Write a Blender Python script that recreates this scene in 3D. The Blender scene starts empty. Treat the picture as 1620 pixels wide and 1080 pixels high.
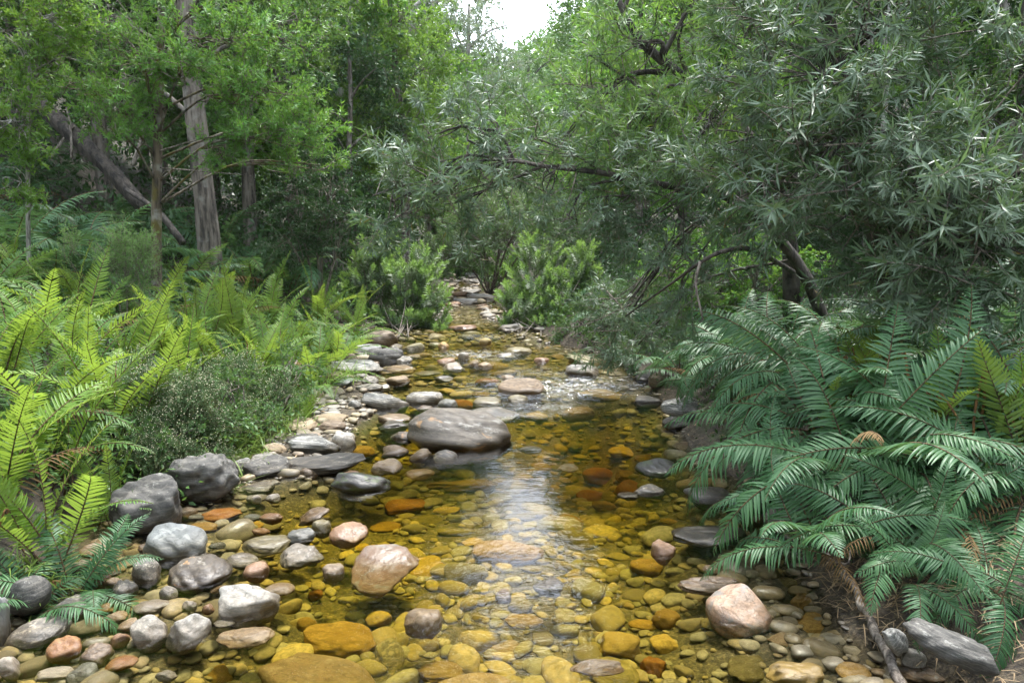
import bpy, math, random
import numpy as np
from mathutils import Vector, Matrix, Quaternion

random.seed(7)
rng = np.random.default_rng(7)
S = bpy.context.scene
COL = S.collection
R_ = math.radians

# ------------------------------------------------------------------ camera
CAM_H, PITCH, FPX = 1.6, R_(7.8), 1170.0
cd = bpy.data.cameras.new('camera')
cd.sensor_width = 36.0
cd.lens = 26.0
cd.clip_start = 0.05
cd.clip_end = 2000
cam = bpy.data.objects.new('camera', cd)
COL.objects.link(cam)
cam.location = (0, 0, CAM_H)
cam.rotation_euler = (R_(90) - PITCH, 0, 0)
S.camera = cam

# ------------------------------------------------------------------ sky, sun, exposure
SUN_EL, SUN_AZ = R_(69), R_(18)          # azimuth measured from the view direction towards the right
W = bpy.data.worlds.new('World')
S.world = W
W.use_nodes = True
wn, wl = W.node_tree.nodes, W.node_tree.links
wn.clear()
wo = wn.new('ShaderNodeOutputWorld')
bg = wn.new('ShaderNodeBackground')
sky = wn.new('ShaderNodeTexSky')
sky.sky_type = 'NISHITA'
sky.sun_disc = False
sky.sun_elevation = SUN_EL
sky.sun_rotation = SUN_AZ
sky.air_density = 1.0
sky.dust_density = 0.6
wtc = wn.new('ShaderNodeTexCoord')
wmap = wn.new('ShaderNodeMapping')
wmap.inputs['Location'].default_value = (1.3, 0.4, 0.2)
wmap.inputs['Scale'].default_value = (1.0, 1.0, 1.7)
wno = wn.new('ShaderNodeTexNoise')
wno.inputs['Scale'].default_value = 2.6
wno.inputs['Detail'].default_value = 6
wno.inputs['Roughness'].default_value = 0.55
wr = wn.new('ShaderNodeValToRGB')
wr.color_ramp.elements[0].position = 0.42
wr.color_ramp.elements[0].color = (0.30, 0.30, 0.30, 1)
wr.color_ramp.elements[1].position = 0.56
wr.color_ramp.elements[1].color = (1, 1, 1, 1)
wm = wn.new('ShaderNodeMix')
wm.data_type = 'RGBA'
wm.inputs[7].default_value = (18.0, 19.6, 22.5, 1)
wl.new(wtc.outputs['Generated'], wmap.inputs['Vector'])
wl.new(wmap.outputs['Vector'], wno.inputs['Vector'])
wl.new(wno.outputs[0], wr.inputs[0])
wl.new(wr.outputs[0], wm.inputs[0])
wl.new(sky.outputs[0], wm.inputs[6])
wl.new(wm.outputs[2], bg.inputs[0])
bg.inputs[1].default_value = 0.14
wl.new(bg.outputs[0], wo.inputs[0])
sl = bpy.data.lights.new('sun', 'SUN')
sl.energy = 5.0
sl.angle = R_(11)
sl.color = (1.0, 0.97, 0.92)
sun = bpy.data.objects.new('sun', sl)
COL.objects.link(sun)
_d = Vector((math.sin(SUN_AZ) * math.cos(SUN_EL), math.cos(SUN_AZ) * math.cos(SUN_EL), math.sin(SUN_EL)))
sun.rotation_euler = _d.to_track_quat('Z', 'Y').to_euler()
S.view_settings.view_transform = 'Standard'
S.view_settings.look = 'None'
S.view_settings.exposure = 1.08
S.view_settings.gamma = 1.0
S.view_settings.use_curve_mapping = False
S.render.engine = 'CYCLES'
cy = S.cycles
cy.max_bounces = 7
cy.diffuse_bounces = 2
cy.glossy_bounces = 3
cy.transmission_bounces = 4
cy.transparent_max_bounces = 8
cy.volume_bounces = 0
cy.caustics_reflective = False
cy.caustics_refractive = False
cy.sample_clamp_indirect = 6.0

# ------------------------------------------------------------------ picture <-> place
cP, sP = math.cos(PITCH), math.sin(PITCH)
def ray(px, py):
    x, y = (px - 810) / FPX, (540 - py) / FPX
    return np.array([x, cP + y * sP, -sP + y * cP])
def PT(px, py, Y):
    d = ray(px, py)
    t = Y / d[1]
    return np.array([0, 0, CAM_H]) + d * t
def PX(p):
    x, y, z = p[0], p[1], p[2] - CAM_H
    f = y * cP - z * sP
    u = y * sP + z * cP
    return 810 + FPX * x / f, 540 - FPX * u / f
def sst(a, b, x):
    t = np.clip((np.asarray(x, float) - a) / (b - a), 0, 1)
    return t * t * (3 - 2 * t)
def zw(y):
    y = np.asarray(y, float)
    return 0.09 * sst(7.3, 8.4, y) + 0.12 * sst(10.6, 11.6, y) + 0.022 * np.clip(y - 12, 0, 60)
def GW(px, py, dz=0.0):
    """where the sight line through a picture point meets the water level (+dz)"""
    d = ray(px, py)
    t = (0 + dz - CAM_H) / min(d[2], -0.01)
    for _ in range(60):
        z = float(zw(d[1] * t)) + dz
        t = 0.5 * t + 0.5 * (z - CAM_H) / min(d[2], -0.01)
    return np.array([0, 0, CAM_H]) + d * t
_Lp = [(-160, 1250), (40, 1090), (140, 1010), (290, 935), (285, 860), (305, 800), (400, 745), (425, 700), (500, 655), (490, 625), (520, 578), (560, 545), (655, 512), (712, 480), (728, 462), (735, 447)]
_Rp = [(1600, 1250), (1470, 1080), (1290, 1000), (1230, 900), (1205, 830), (1150, 765), (1065, 715), (1045, 660), (1010, 602), (955, 562), (860, 538), (800, 505), (775, 478), (770, 462), (772, 447)]
LE = np.array([GW(*p)[:2] for p in _Lp])
RE = np.array([GW(*p)[:2] for p in _Rp])
def edgeL(y): return np.interp(y, np.r_[-12, LE[:, 1], LE[-1, 1] + 15, 400], np.r_[-2.6, LE[:, 0], LE[-1, 0] - 2.5, -9])
def edgeR(y): return np.interp(y, np.r_[-12, RE[:, 1], RE[-1, 1] + 15, 400], np.r_[2.0, RE[:, 0], RE[-1, 0] - 2.0, -8])
_ph = rng.uniform(0, 6.28, (8, 2)); _an = rng.uniform(0, 6.28, 8)
def nz(x, y, f):
    s = 0
    for i in range(8):
        k = f * (0.6 + 0.25 * i)
        s = s + np.sin(k * (x * math.cos(_an[i]) + y * math.sin(_an[i])) + _ph[i, 0]) * (1.0 / (1 + 0.35 * i))
    return s / 3.0
def ground(x, y):
    x, y = np.asarray(x, float), np.asarray(y, float)
    l, r = edgeL(y), edgeR(y)
    din = np.minimum(x - l, r - x)
    w = zw(y)
    dep = 0.05 + 0.17 * sst(0, 0.8, din) + 0.03 * nz(x, y, 3.0)
    dep = dep + 0.34 * np.exp(-((x - 0.7) ** 2 / 0.35 + (y - 6.0) ** 2 / 1.2))
    dep = dep * (1 - 0.55 * sst(7.0, 8.0, y))
    bm = sst(4.5, 5.1, y) * (1 - sst(9.0, 10.5, y)) * (1 - sst(.45, .95, x - l + .15 * nz(x, y, 2.0)))
    dep = dep * (1 - bm) - .02 * bm
    dep = dep * (1 - .6 * sst(11, 13, y))
    chan = w - dep
    dl = np.maximum(l - x, 0)
    dr = np.maximum(x - r, 0)
    near = 1 - sst(4.3, 5.0, y)
    bl = np.interp(dl, [0, .3, .8, 2, 4, 8, 20, 60, 200], [-.05, .12, .32, .72, 1.3, 2.9, 11, 34, 44])
    bar = np.interp(dl, [0, .6, 1.0, 2, 4, 8, 20, 60, 200], [-.05, .03, .3, .6, 1.2, 2.9, 11, 34, 44])
    bl = bl * (1 - near) + bar * near
    br = np.interp(dr, [0, .25, .8, 2, 4, 8, 20, 60, 200], [-.05, .12, .36, .7, 1.15, 2.4, 10, 32, 42])
    out = w + bl + br + 0.05 * nz(x, y, 2.2) * sst(0.1, 1, dl + dr) + 0.4 * nz(x, y, .35) * sst(5, 12, dl + dr)
    z = np.where(din > 0, chan, out)
    far = np.interp(y, [0, 45, 80, 130, 180, 400], [0, 0, 6, 24, 36, 60])
    return z + far
def barmask(x, y):
    return float(ground(x, y)) > float(zw(y)) - .02
def GT(px, py):
    """first meeting of a sight line with the terrain"""
    d = ray(px, py)
    t = np.linspace(1.5, 120, 6000)
    P = np.array([0, 0, CAM_H]) + d * t[:, None]
    below = P[:, 2] < ground(P[:, 0], P[:, 1])
    i = int(np.argmax(below)) if below.any() else len(t) - 1
    return P[i]

# ------------------------------------------------------------------ mesh helpers
class Acc:
    def __init__(s): s.V, s.T, s.Q, s.mt, s.mq, s.n = [], [], [], [], [], 0
    def add(s, V, T=None, Q=None, m=0):
        V = np.asarray(V, float).reshape(-1, 3)
        if T is not None and len(T):
            T = np.asarray(T, int); s.T.append(T + s.n); s.mt.append(np.full(len(T), m))
        if Q is not None and len(Q):
            Q = np.asarray(Q, int); s.Q.append(Q + s.n); s.mq.append(np.full(len(Q), m))
        s.V.append(V); s.n += len(V)
    def arrays(s):
        V = np.concatenate(s.V) if s.V else np.zeros((0, 3))
        T = np.concatenate(s.T) if s.T else np.zeros((0, 3), int)
        Q = np.concatenate(s.Q) if s.Q else np.zeros((0, 4), int)
        mt = np.concatenate(s.mt) if s.mt else np.zeros(0, int)
        mq = np.concatenate(s.mq) if s.mq else np.zeros(0, int)
        return V, T, Q, mt, mq
    def mesh(s, name, mats, smooth=True):
        V, T, Q, mt, mq = s.arrays()
        me = bpy.data.meshes.new(name)
        me.vertices.add(len(V)); me.vertices.foreach_set('co', V.astype(np.float32).ravel())
        me.loops.add(3 * len(T) + 4 * len(Q))
        me.loops.foreach_set('vertex_index', np.r_[T.ravel(), Q.ravel()].astype(np.int32))
        me.polygons.add(len(T) + len(Q))
        me.polygons.foreach_set('loop_start', np.r_[np.arange(len(T)) * 3, 3 * len(T) + np.arange(len(Q)) * 4].astype(np.int32))
        me.polygons.foreach_set('material_index', np.r_[mt, mq].astype(np.int32))
        me.polygons.foreach_set('use_smooth', np.full(len(T) + len(Q), smooth))
        for m in mats: me.materials.append(m)
        me.update(calc_edges=True)
        return me
def unit(v): 
    v = np.asarray(v, float)
    return v / np.maximum(np.linalg.norm(v, axis=-1, keepdims=True), 1e-9)
def tube(pts, rad, sides=6, cap=True, rough=0.0, seed=0):
    pts = np.asarray(pts, float); n = len(pts)
    rad = np.broadcast_to(np.asarray(rad, float), (n,))
    tg = unit(np.gradient(pts, axis=0))
    ref = np.array([0.13, 0.21, 0.97]) if abs(tg[:, 2]).mean() < 0.8 else np.array([0.97, 0.2, 0.1])
    a = unit(np.cross(tg, ref)); b = np.cross(tg, a)
    th = np.arange(sides) * 2 * np.pi / sides
    r = rad[:, None] * np.ones(sides)
    if rough:
        g = np.random.default_rng(seed)
        lobes = 1 + rough * (0.6 * g.normal(size=sides)[None, :] + 0.5 * g.normal(size=(n, sides)))
        r = r * lobes
    V = pts[:, None, :] + r[..., None] * (np.cos(th)[None, :, None] * a[:, None, :] + np.sin(th)[None, :, None] * b[:, None, :])
    V = V.reshape(-1, 3)
    i = np.arange(n - 1)[:, None] * sides; j = np.arange(sides)[None, :]; k = (j + 1) % sides
    Q = np.stack([i + j, i + k, i + sides + k, i + sides + j], -1).reshape(-1, 4)
    T = []
    if cap:
        V = np.vstack([V, pts[0], pts[-1]])
        j = np.arange(sides); k = (j + 1) % sides
        T = np.vstack([np.stack([np.full(sides, n * sides), k, j], 1), np.stack([np.full(sides, n * sides + 1), (n - 1) * sides + j, (n - 1) * sides + k], 1)])
    return V, T, Q
def curve(pts, n):
    """Catmull-Rom through pts"""
    p = np.asarray(pts, float)
    p = np.vstack([2 * p[0] - p[1], p, 2 * p[-1] - p[-2]])
    out = []
    m = len(p) - 3
    for u in np.linspace(0, m - 1e-6, n):
        i = int(u); t = u - i
        a, b, c, d = p[i:i + 4]
        out.append(0.5 * (2 * b + (c - a) * t + (2 * a - 5 * b + 4 * c - d) * t * t + (3 * b - a - 3 * c + d) * t ** 3))
    return np.array(out)
def leaves(acc, P, D, N, L, Wd, fold=0.25, droop=0.1, m=0, fine=True):
    """many leaves at once; fine: four triangles with a folded midrib, else one quad"""
    P, D, N = np.asarray(P, float), unit(D), np.asarray(N, float)
    n = len(P)
    L = np.broadcast_to(np.asarray(L, float), (n,))[:, None]; Wd = np.broadcast_to(np.asarray(Wd, float), (n,))[:, None]
    Sd = unit(np.cross(D, N)); N = np.cross(Sd, D)
    b = P; t = P + D * L - N * droop * L
    l = P + D * L * .42 + Sd * Wd / 2; r = P + D * L * .42 - Sd * Wd / 2
    o = np.arange(n)[:, None]
    if fine:
        c = P + D * L * .45 - N * (fold * Wd + 0 * L)
        V = np.stack([b, l, r, c, t], 1).reshape(-1, 3)
        T = np.concatenate([o * 5 + np.array([0, 2, 3]), o * 5 + np.array([0, 3, 1]), o * 5 + np.array([3, 2, 4]), o * 5 + np.array([3, 4, 1])])
        acc.add(V, T, None, m)
    else:
        V = np.stack([b, r, t, l], 1).reshape(-1, 3)
        acc.add(V, None, o * 4 + np.arange(4), m)
def obj(name, me, parent=None, loc=(0, 0, 0), rot=None, sc=None):
    o = bpy.data.objects.new(name, me)
    COL.objects.link(o)
    o.location = loc
    if rot is not None:
        if isinstance(rot, Quaternion):
            o.rotation_mode = 'QUATERNION'; o.rotation_quaternion = rot
        else: o.rotation_euler = rot
    if sc is not None: o.scale = (sc, sc, sc) if np.isscalar(sc) else sc
    if parent is not None: o.parent = parent
    return o
def tag(o, label, cat, group=None, kind=None):
    if label: o['label'] = label
    if cat: o['category'] = cat
    if group: o['group'] = group
    if kind: o['kind'] = kind
    return o
def thing(name, label, cat, loc, group=None):
    o = bpy.data.objects.new(name, None)
    COL.objects.link(o)
    o.location = loc; o.empty_display_size = 0.1
    return tag(o, label, cat, group)

# ------------------------------------------------------------------ materials
def newmat(name):
    m = bpy.data.materials.new(name); m.use_nodes = True
    nt = m.node_tree; nt.nodes.clear()
    return m, nt, nt.nodes, nt.links
def N(nt, t, **kw):
    n = nt.nodes.new(t)
    for k, v in kw.items():
        if k.startswith('i_'): n.inputs[k[2:].replace('_', ' ')].default_value = v
        else: setattr(n, k, v)
    return n
def ramp(nt, src, stops):
    r = nt.nodes.new('ShaderNodeValToRGB')
    e = r.color_ramp.elements
    while len(e) < len(stops): e.new(0.5)
    for el, (p, c) in zip(e, stops):
        el.position = p; el.color = (*c, 1) if len(c) == 3 else c
    nt.links.new(src, r.inputs[0])
    return r.outputs[0]
def mixc(nt, f, a, b, mode='MIX'):
    n = nt.nodes.new('ShaderNodeMix'); n.data_type = 'RGBA'; n.blend_type = mode
    for k, v in ((0, f), (6, a), (7, b)):
        if hasattr(v, 'is_output'): nt.links.new(v, n.inputs[k])
        else: n.inputs[k].default_value = v if k == 0 else (*v, 1)
    return n.outputs[2]
def math_(nt, op, a, b=None, c=None):
    n = nt.nodes.new('ShaderNodeMath'); n.operation = op
    for k, v in enumerate((a, b, c)):
        if v is None: continue
        if hasattr(v, 'is_output'): nt.links.new(v, n.inputs[k])
        else: n.inputs[k].default_value = v
    return n.outputs[0]
def maprange(nt, v, a, b, c=0.0, d=1.0, smooth=True):
    n = nt.nodes.new('ShaderNodeMapRange'); n.interpolation_type = 'SMOOTHSTEP' if smooth else 'LINEAR'
    nt.links.new(v, n.inputs[0])
    for k, x in zip((1, 2, 3, 4), (a, b, c, d)): n.inputs[k].default_value = x
    return n.outputs[0]

def leaf_mat(name, ca, cb, back=None, trans=0.3, rough=0.45, tcol=None, spec=0.28, old=None):
    m, nt, n, l = newmat(name)
    g = N(nt, 'ShaderNodeNewGeometry'); oi = N(nt, 'ShaderNodeObjectInfo')
    f = math_(nt, 'ADD', math_(nt, 'MULTIPLY', g.outputs['Random Per Island'], 0.45), math_(nt, 'MULTIPLY', oi.outputs['Random'], 0.55))
    c = mixc(nt, f, ca, cb)
    if old:
        f2 = maprange(nt, g.outputs['Random Per Island'], 0.955, 0.97)
        c = mixc(nt, f2, c, old)
    if back: c = mixc(nt, g.outputs['Backfacing'], c, back)
    p = N(nt, 'ShaderNodeBsdfPrincipled')
    p.inputs['Roughness'].default_value = rough
    p.inputs['Specular IOR Level'].default_value = spec
    l.new(c, p.inputs['Base Color'])
    t = N(nt, 'ShaderNodeBsdfTranslucent')
    l.new(mixc(nt, 0.65, c, tcol or tuple(min(1, x * 1.8) for x in cb)), t.inputs['Color'])
    mx = N(nt, 'ShaderNodeMixShader'); mx.inputs[0].default_value = trans
    o = N(nt, 'ShaderNodeOutputMaterial')
    l.new(p.outputs[0], mx.inputs[1]); l.new(t.outputs[0], mx.inputs[2]); l.new(mx.outputs[0], o.inputs[0])
    return m
def bark_mat(name, ca, cb, moss=None, sc=1.0, lich=None):
    m, nt, n, l = newmat(name)
    tc = N(nt, 'ShaderNodeTexCoord')
    mp = N(nt, 'ShaderNodeMapping'); mp.inputs['Scale'].default_value = (14 * sc, 14 * sc, 2.2 * sc)
    l.new(tc.outputs['Object'], mp.inputs[0])
    no = N(nt, 'ShaderNodeTexNoise', i_Scale=1.0, i_Detail=6.0, i_Roughness=0.65)
    l.new(mp.outputs[0], no.inputs['Vector'])
    n2 = N(nt, 'ShaderNodeTexNoise', i_Scale=3.0 * sc, i_Detail=4.0)
    l.new(tc.outputs['Object'], n2.inputs['Vector'])
    c = ramp(nt, no.outputs[0], [(0.40, tuple(x * .3 for x in ca)), (0.48, ca), (0.62, cb)])
    if moss: c = mixc(nt, maprange(nt, n2.outputs[0], 0.48, 0.6), c, moss)
    if lich:
        n3 = N(nt, 'ShaderNodeTexNoise', i_Scale=7.0 * sc, i_Detail=3.0)
        l.new(tc.outputs['Object'], n3.inputs['Vector'])
        c = mixc(nt, maprange(nt, n3.outputs[0], 0.50, 0.72, 0, .7), c, lich)
    p = N(nt, 'ShaderNodeBsdfPrincipled'); p.inputs['Roughness'].default_value = 0.85
    l.new(c, p.inputs['Base Color'])
    b = N(nt, 'ShaderNodeBump'); b.inputs['Strength'].default_value = 1.0; b.inputs['Distance'].default_value = 0.05
    l.new(no.outputs[0], b.inputs['Height']); l.new(b.outputs[0], p.inputs['Normal'])
    o = N(nt, 'ShaderNodeOutputMaterial'); l.new(p.outputs[0], o.inputs[0])
    return m
def water_level(nt, pos):
    sx = N(nt, 'ShaderNodeSeparateXYZ'); nt.links.new(pos, sx.inputs[0])
    a = maprange(nt, sx.outputs[1], 7.3, 8.4, 0, .09)
    b = maprange(nt, sx.outputs[1], 10.6, 11.6, 0, .12)
    c = maprange(nt, sx.outputs[1], 12, 72, 0, 1.32, False)
    return sx.outputs[2], math_(nt, 'ADD', math_(nt, 'ADD', a, b), c)
def stone_mat(name, ca, cb, vein=None, vein_amt=0.0, lichen=0.0, patch=None, patch_at=(0.55, 0.62), rough=0.75, moss=0.0, wetdark=0.5, island=False, crack=0.5):
    m, nt, n, l = newmat(name)
    tc = N(nt, 'ShaderNodeTexCoord'); oi = N(nt, 'ShaderNodeObjectInfo'); g = N(nt, 'ShaderNodeNewGeometry')
    off = N(nt, 'ShaderNodeVectorMath', operation='SCALE'); off.inputs[0].default_value = (37, 91, 53)
    l.new(g.outputs['Random Per Island'] if island else oi.outputs['Random'], off.inputs['Scale'])
    ad = N(nt, 'ShaderNodeVectorMath', operation='ADD')
    l.new(tc.outputs['Object'], ad.inputs[0]); l.new(off.outputs[0], ad.inputs[1])
    co = ad.outputs[0]
    def noise(s, d=5.0, r=0.6, dist=0.0):
        x = N(nt, 'ShaderNodeTexNoise', i_Scale=s * (1.0 if island else (.14 if s < 20 else .25)), i_Detail=d, i_Roughness=r, i_Distortion=dist); l.new(co, x.inputs['Vector']); return x.outputs[0]
    n1, n2, n3 = noise(14, 7), noise(38, 6, .7), noise(7.5, 8, .66, .6)
    if island:
        rnd = g.outputs['Random Per Island']
        c = ramp(nt, rnd, [(0.0, ca), (0.2, (.20, .19, .17)), (0.4, cb), (0.55, (.25, .20, .11)), (0.7, (.12, .10, .07)), (0.86, (.38, .34, .28)), (1.0, (.24, .17, .11))])
        c = mixc(nt, maprange(nt, n1, .3, .7, 0, .6), c, mixc(nt, .5, c, (.11, .09, .06)))
    else:
        c = mixc(nt, maprange(nt, n1, .32, .68), ca, cb)
        hv = N(nt, 'ShaderNodeHueSaturation'); l.new(c, hv.inputs['Color'])
        l.new(math_(nt, 'ADD', math_(nt, 'MULTIPLY', oi.outputs['Random'], .45), .6), hv.inputs['Value'])
        c = hv.outputs[0]
    c = mixc(nt, maprange(nt, n2, .35, .65, 0, .6), c, tuple(.40 * x for x in ca))
    if not island: c = mixc(nt, maprange(nt, noise(9, 5, .7, .8), .5, .62, 0, .55), c, tuple(.55 * x for x in ca))
    if patch: c = mixc(nt, maprange(nt, n3, *patch_at), c, patch)
    if vein:
        wv = N(nt, 'ShaderNodeTexWave', i_Scale=1.6, i_Distortion=6.0, i_Detail=4.0); wv.bands_direction = 'Z'
        wv.inputs['Detail Scale'].default_value = 1.6
        l.new(co, wv.inputs['Vector'])
        c = mixc(nt, math_(nt, 'MULTIPLY', maprange(nt, wv.outputs[1], .72, .95), vein_amt), c, vein)
    if crack:
        vo = N(nt, 'ShaderNodeTexNoise', i_Scale=.9, i_Detail=7.0, i_Roughness=.62, i_Distortion=1.2); l.new(co, vo.inputs['Vector'])
        cr = math_(nt, 'ABSOLUTE', math_(nt, 'SUBTRACT', vo.outputs[0], 0.5))
        crk = maprange(nt, cr, 0.0, 0.012, 1, 0)
        c = mixc(nt, math_(nt, 'MULTIPLY', crk, crack), c, tuple(.22 * x for x in ca))
    if lichen:
        n4 = noise(19, 7, .75)
        up = N(nt, 'ShaderNodeSeparateXYZ'); l.new(g.outputs['Normal'], up.inputs[0])
        lf = math_(nt, 'MULTIPLY', maprange(nt, n4, .55, .63), maprange(nt, up.outputs[2], -.1, .5))
        c = mixc(nt, math_(nt, 'MULTIPLY', lf, lichen), c, (.50, .49, .44))
    if moss:
        n5 = noise(12, 5, .7)
        c = mixc(nt, math_(nt, 'MULTIPLY', maprange(nt, n5, .52, .6), moss), c, (.045, .07, .012))
    z, w = water_level(nt, g.outputs['Position'])
    hgt = math_(nt, 'SUBTRACT', z, w)
    hgt = math_(nt, 'ADD', hgt, math_(nt, 'MULTIPLY', math_(nt, 'SUBTRACT', n3, .5), .10))
    c = mixc(nt, maprange(nt, hgt, .03, .11, .55 if not island else 0, 0), c, mixc(nt, 1.0, c, (.62, .47, .28), 'MULTIPLY'))
    wet = maprange(nt, hgt, .012, .05, 1, 0)
    c = mixc(nt, math_(nt, 'MULTIPLY', wet, wetdark), c, mixc(nt, 1.0, c, (.42, .33, .22), 'MULTIPLY'))
    p = N(nt, 'ShaderNodeBsdfPrincipled')
    l.new(c, p.inputs['Base Color'])
    sub = maprange(nt, hgt, -.035, -.005, 1, 0)
    l.new(math_(nt, 'MAXIMUM', maprange(nt, wet, 0, 1, rough, .3, False), math_(nt, 'MULTIPLY', sub, .95)), p.inputs['Roughness'])
    l.new(math_(nt, 'SUBTRACT', .5, math_(nt, 'MULTIPLY', sub, .45)), p.inputs['Specular IOR Level'])
    b = N(nt, 'ShaderNodeBump'); b.inputs['Strength'].default_value = 0.55; b.inputs['Distance'].default_value = 0.012
    hsum = math_(nt, 'ADD', math_(nt, 'MULTIPLY', n2, .5), n1)
    if crack: hsum = math_(nt, 'SUBTRACT', hsum, math_(nt, 'MULTIPLY', crk, .35 * crack))
    l.new(hsum, b.inputs['Height']); l.new(b.outputs[0], p.inputs['Normal'])
    o = N(nt, 'ShaderNodeOutputMaterial'); l.new(p.outputs[0], o.inputs[0])
    return m

SM = {
 'grey': stone_mat('grey_stone', (.15, .147, .135), (.26, .25, .225), (.38, .37, .34), .4, .5),
 'dark': stone_mat('dark_stone', (.05, .047, .042), (.105, .097, .085), (.17, .155, .13), .3, .25),
 'boulder': stone_mat('boulder_stone', (.080, .062, .044), (.145, .118, .085), (.20, .17, .13), .2, .3, patch=(.24, .14, .06), patch_at=(.60, .63), rough=.6, crack=.5),
 'black': stone_mat('black_stone', (.028, .026, .023), (.06, .056, .05), None, 0, .1, rough=.45, moss=.9),
 'pale': stone_mat('pale_stone', (.25, .245, .23), (.38, .37, .35), (.16, .16, .15), .7, .3),
 'white': stone_mat('white_stone', (.40, .38, .35), (.54, .52, .48), (.3, .27, .22), .4, 0),
 'mottle': stone_mat('mottled_stone', (.15, .147, .14), (.36, .35, .33), (.08, .08, .08), .5, .9),
 'pink': stone_mat('pink_stone', (.36, .25, .18), (.45, .35, .28), (.3, .28, .26), .35, 0, patch=(.20, .19, .18), patch_at=(.53, .58)),
 'peach': stone_mat('peach_stone', (.34, .20, .12), (.40, .28, .19), (.3, .2, .12), .3),
 'tan': stone_mat('tan_stone', (.32, .25, .16), (.44, .36, .25), (.22, .16, .1), .4, .15),
 'ochre': stone_mat('ochre_stone', (.36, .25, .09), (.46, .34, .15), (.22, .15, .06), .35),
 'orange': stone_mat('orange_stone', (.36, .17, .06), (.42, .25, .10), (.25, .12, .04), .35),
 'brown': stone_mat('brown_stone', (.14, .10, .065), (.24, .18, .12), (.30, .24, .17), .4, .2),
 'slate': stone_mat('slate_stone', (.12, .13, .128), (.185, .20, .195), (.28, .29, .27), .3, .05, rough=.6),
 'olive': stone_mat('olive_stone', (.20, .185, .10), (.31, .29, .17), (.14, .12, .07), .4, .2),
 'yellow': stone_mat('yellow_stone', (.46, .36, .14), (.56, .46, .22), (.3, .22, .09), .25),
}
PEB = stone_mat('pebble_mix', (.30, .27, .21), (.42, .33, .19), island=True, crack=0.0)

L_OL = leaf_mat('grey_green_leaf', (.038, .085, .036), (.105, .165, .092), back=(.12, .17, .11), trans=.25, rough=.40, tcol=(.18, .30, .06), spec=.34, old=(.16, .11, .03))
L_OLL = leaf_mat('streamside_leaf', (.085, .165, .050), (.17, .27, .085), back=(.12, .17, .09), trans=.3, rough=.4, tcol=(.22, .36, .07))
L_YW = leaf_mat('bright_green_leaf', (.060, .160, .030), (.14, .30, .060), trans=.36, rough=.4, tcol=(.26, .44, .05))
L_MID = leaf_mat('mid_green_leaf', (.045, .105, .030), (.09, .175, .052), trans=.3, rough=.42, tcol=(.2, .34, .05))
L_YEL = leaf_mat('yellow_green_leaf', (.062, .145, .026), (.125, .23, .042), trans=.4, rough=.42, tcol=(.30, .48, .06))
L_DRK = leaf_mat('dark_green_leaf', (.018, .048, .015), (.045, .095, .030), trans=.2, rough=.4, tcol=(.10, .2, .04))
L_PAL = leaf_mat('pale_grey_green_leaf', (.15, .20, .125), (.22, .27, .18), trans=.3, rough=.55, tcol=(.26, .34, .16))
F_YEL = leaf_mat('yellow_green_frond', (.065, .150, .020), (.18, .28, .030), back=(.14, .21, .05), trans=.38, rough=.45, tcol=(.38, .54, .05), old=(.20, .12, .03))
F_MID = leaf_mat('green_frond', (.04, .105, .020), (.10, .19, .035), back=(.10, .17, .06), trans=.34, rough=.45, tcol=(.25, .42, .06), old=(.20, .12, .03))
F_DRK = leaf_mat('blue_green_frond', (.020, .070, .024), (.070, .155, .056), back=(.09, .14, .08), trans=.24, rough=.42, tcol=(.14, .30, .06), spec=.3, old=(.15, .10, .03))
GRS = leaf_mat('grass_blade', (.09, .16, .03), (.17, .24, .05), trans=.35, rough=.5)
HEL = leaf_mat('silver_leaf', (.065, .135, .045), (.14, .21, .095), trans=.2, rough=.7)
FLW = leaf_mat('cream_flower', (.55, .52, .34), (.70, .66, .48), trans=.2, rough=.7)
DRY = leaf_mat('dry_straw', (.16, .11, .06), (.30, .22, .13), trans=.15, rough=.8)
STEMB = bark_mat('brown_stem', (.10, .055, .02), (.17, .10, .04), sc=3)
STEMG = bark_mat('green_stem', (.09, .11, .03), (.15, .17, .05), sc=3)
FIDD = bark_mat('rusty_scales', (.22, .10, .025), (.34, .18, .05), sc=4)
BK_GREY = bark_mat('grey_bark', (.12, .098, .078), (.21, .18, .15), lich=(.25, .24, .21))
BK_MOSS = bark_mat('mossy_bark', (.10, .075, .05), (.18, .14, .1), moss=(.10, .08, .015), lich=(.34, .33, .30))
BK_DARK = bark_mat('dark_bark', (.045, .036, .028), (.09, .075, .06), lich=(.11, .105, .09))
BK_LOG = bark_mat('dark_log_bark', (.030, .024, .018), (.065, .053, .042))
BK_PALE = bark_mat('pale_bark', (.27, .25, .22), (.40, .38, .35))
BK_TWIG = bark_mat('twig_bark', (.17, .14, .11), (.30, .26, .21), sc=3)
BK_DEAD = bark_mat('weathered_wood', (.16, .13, .105), (.30, .26, .22), sc=2)

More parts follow.
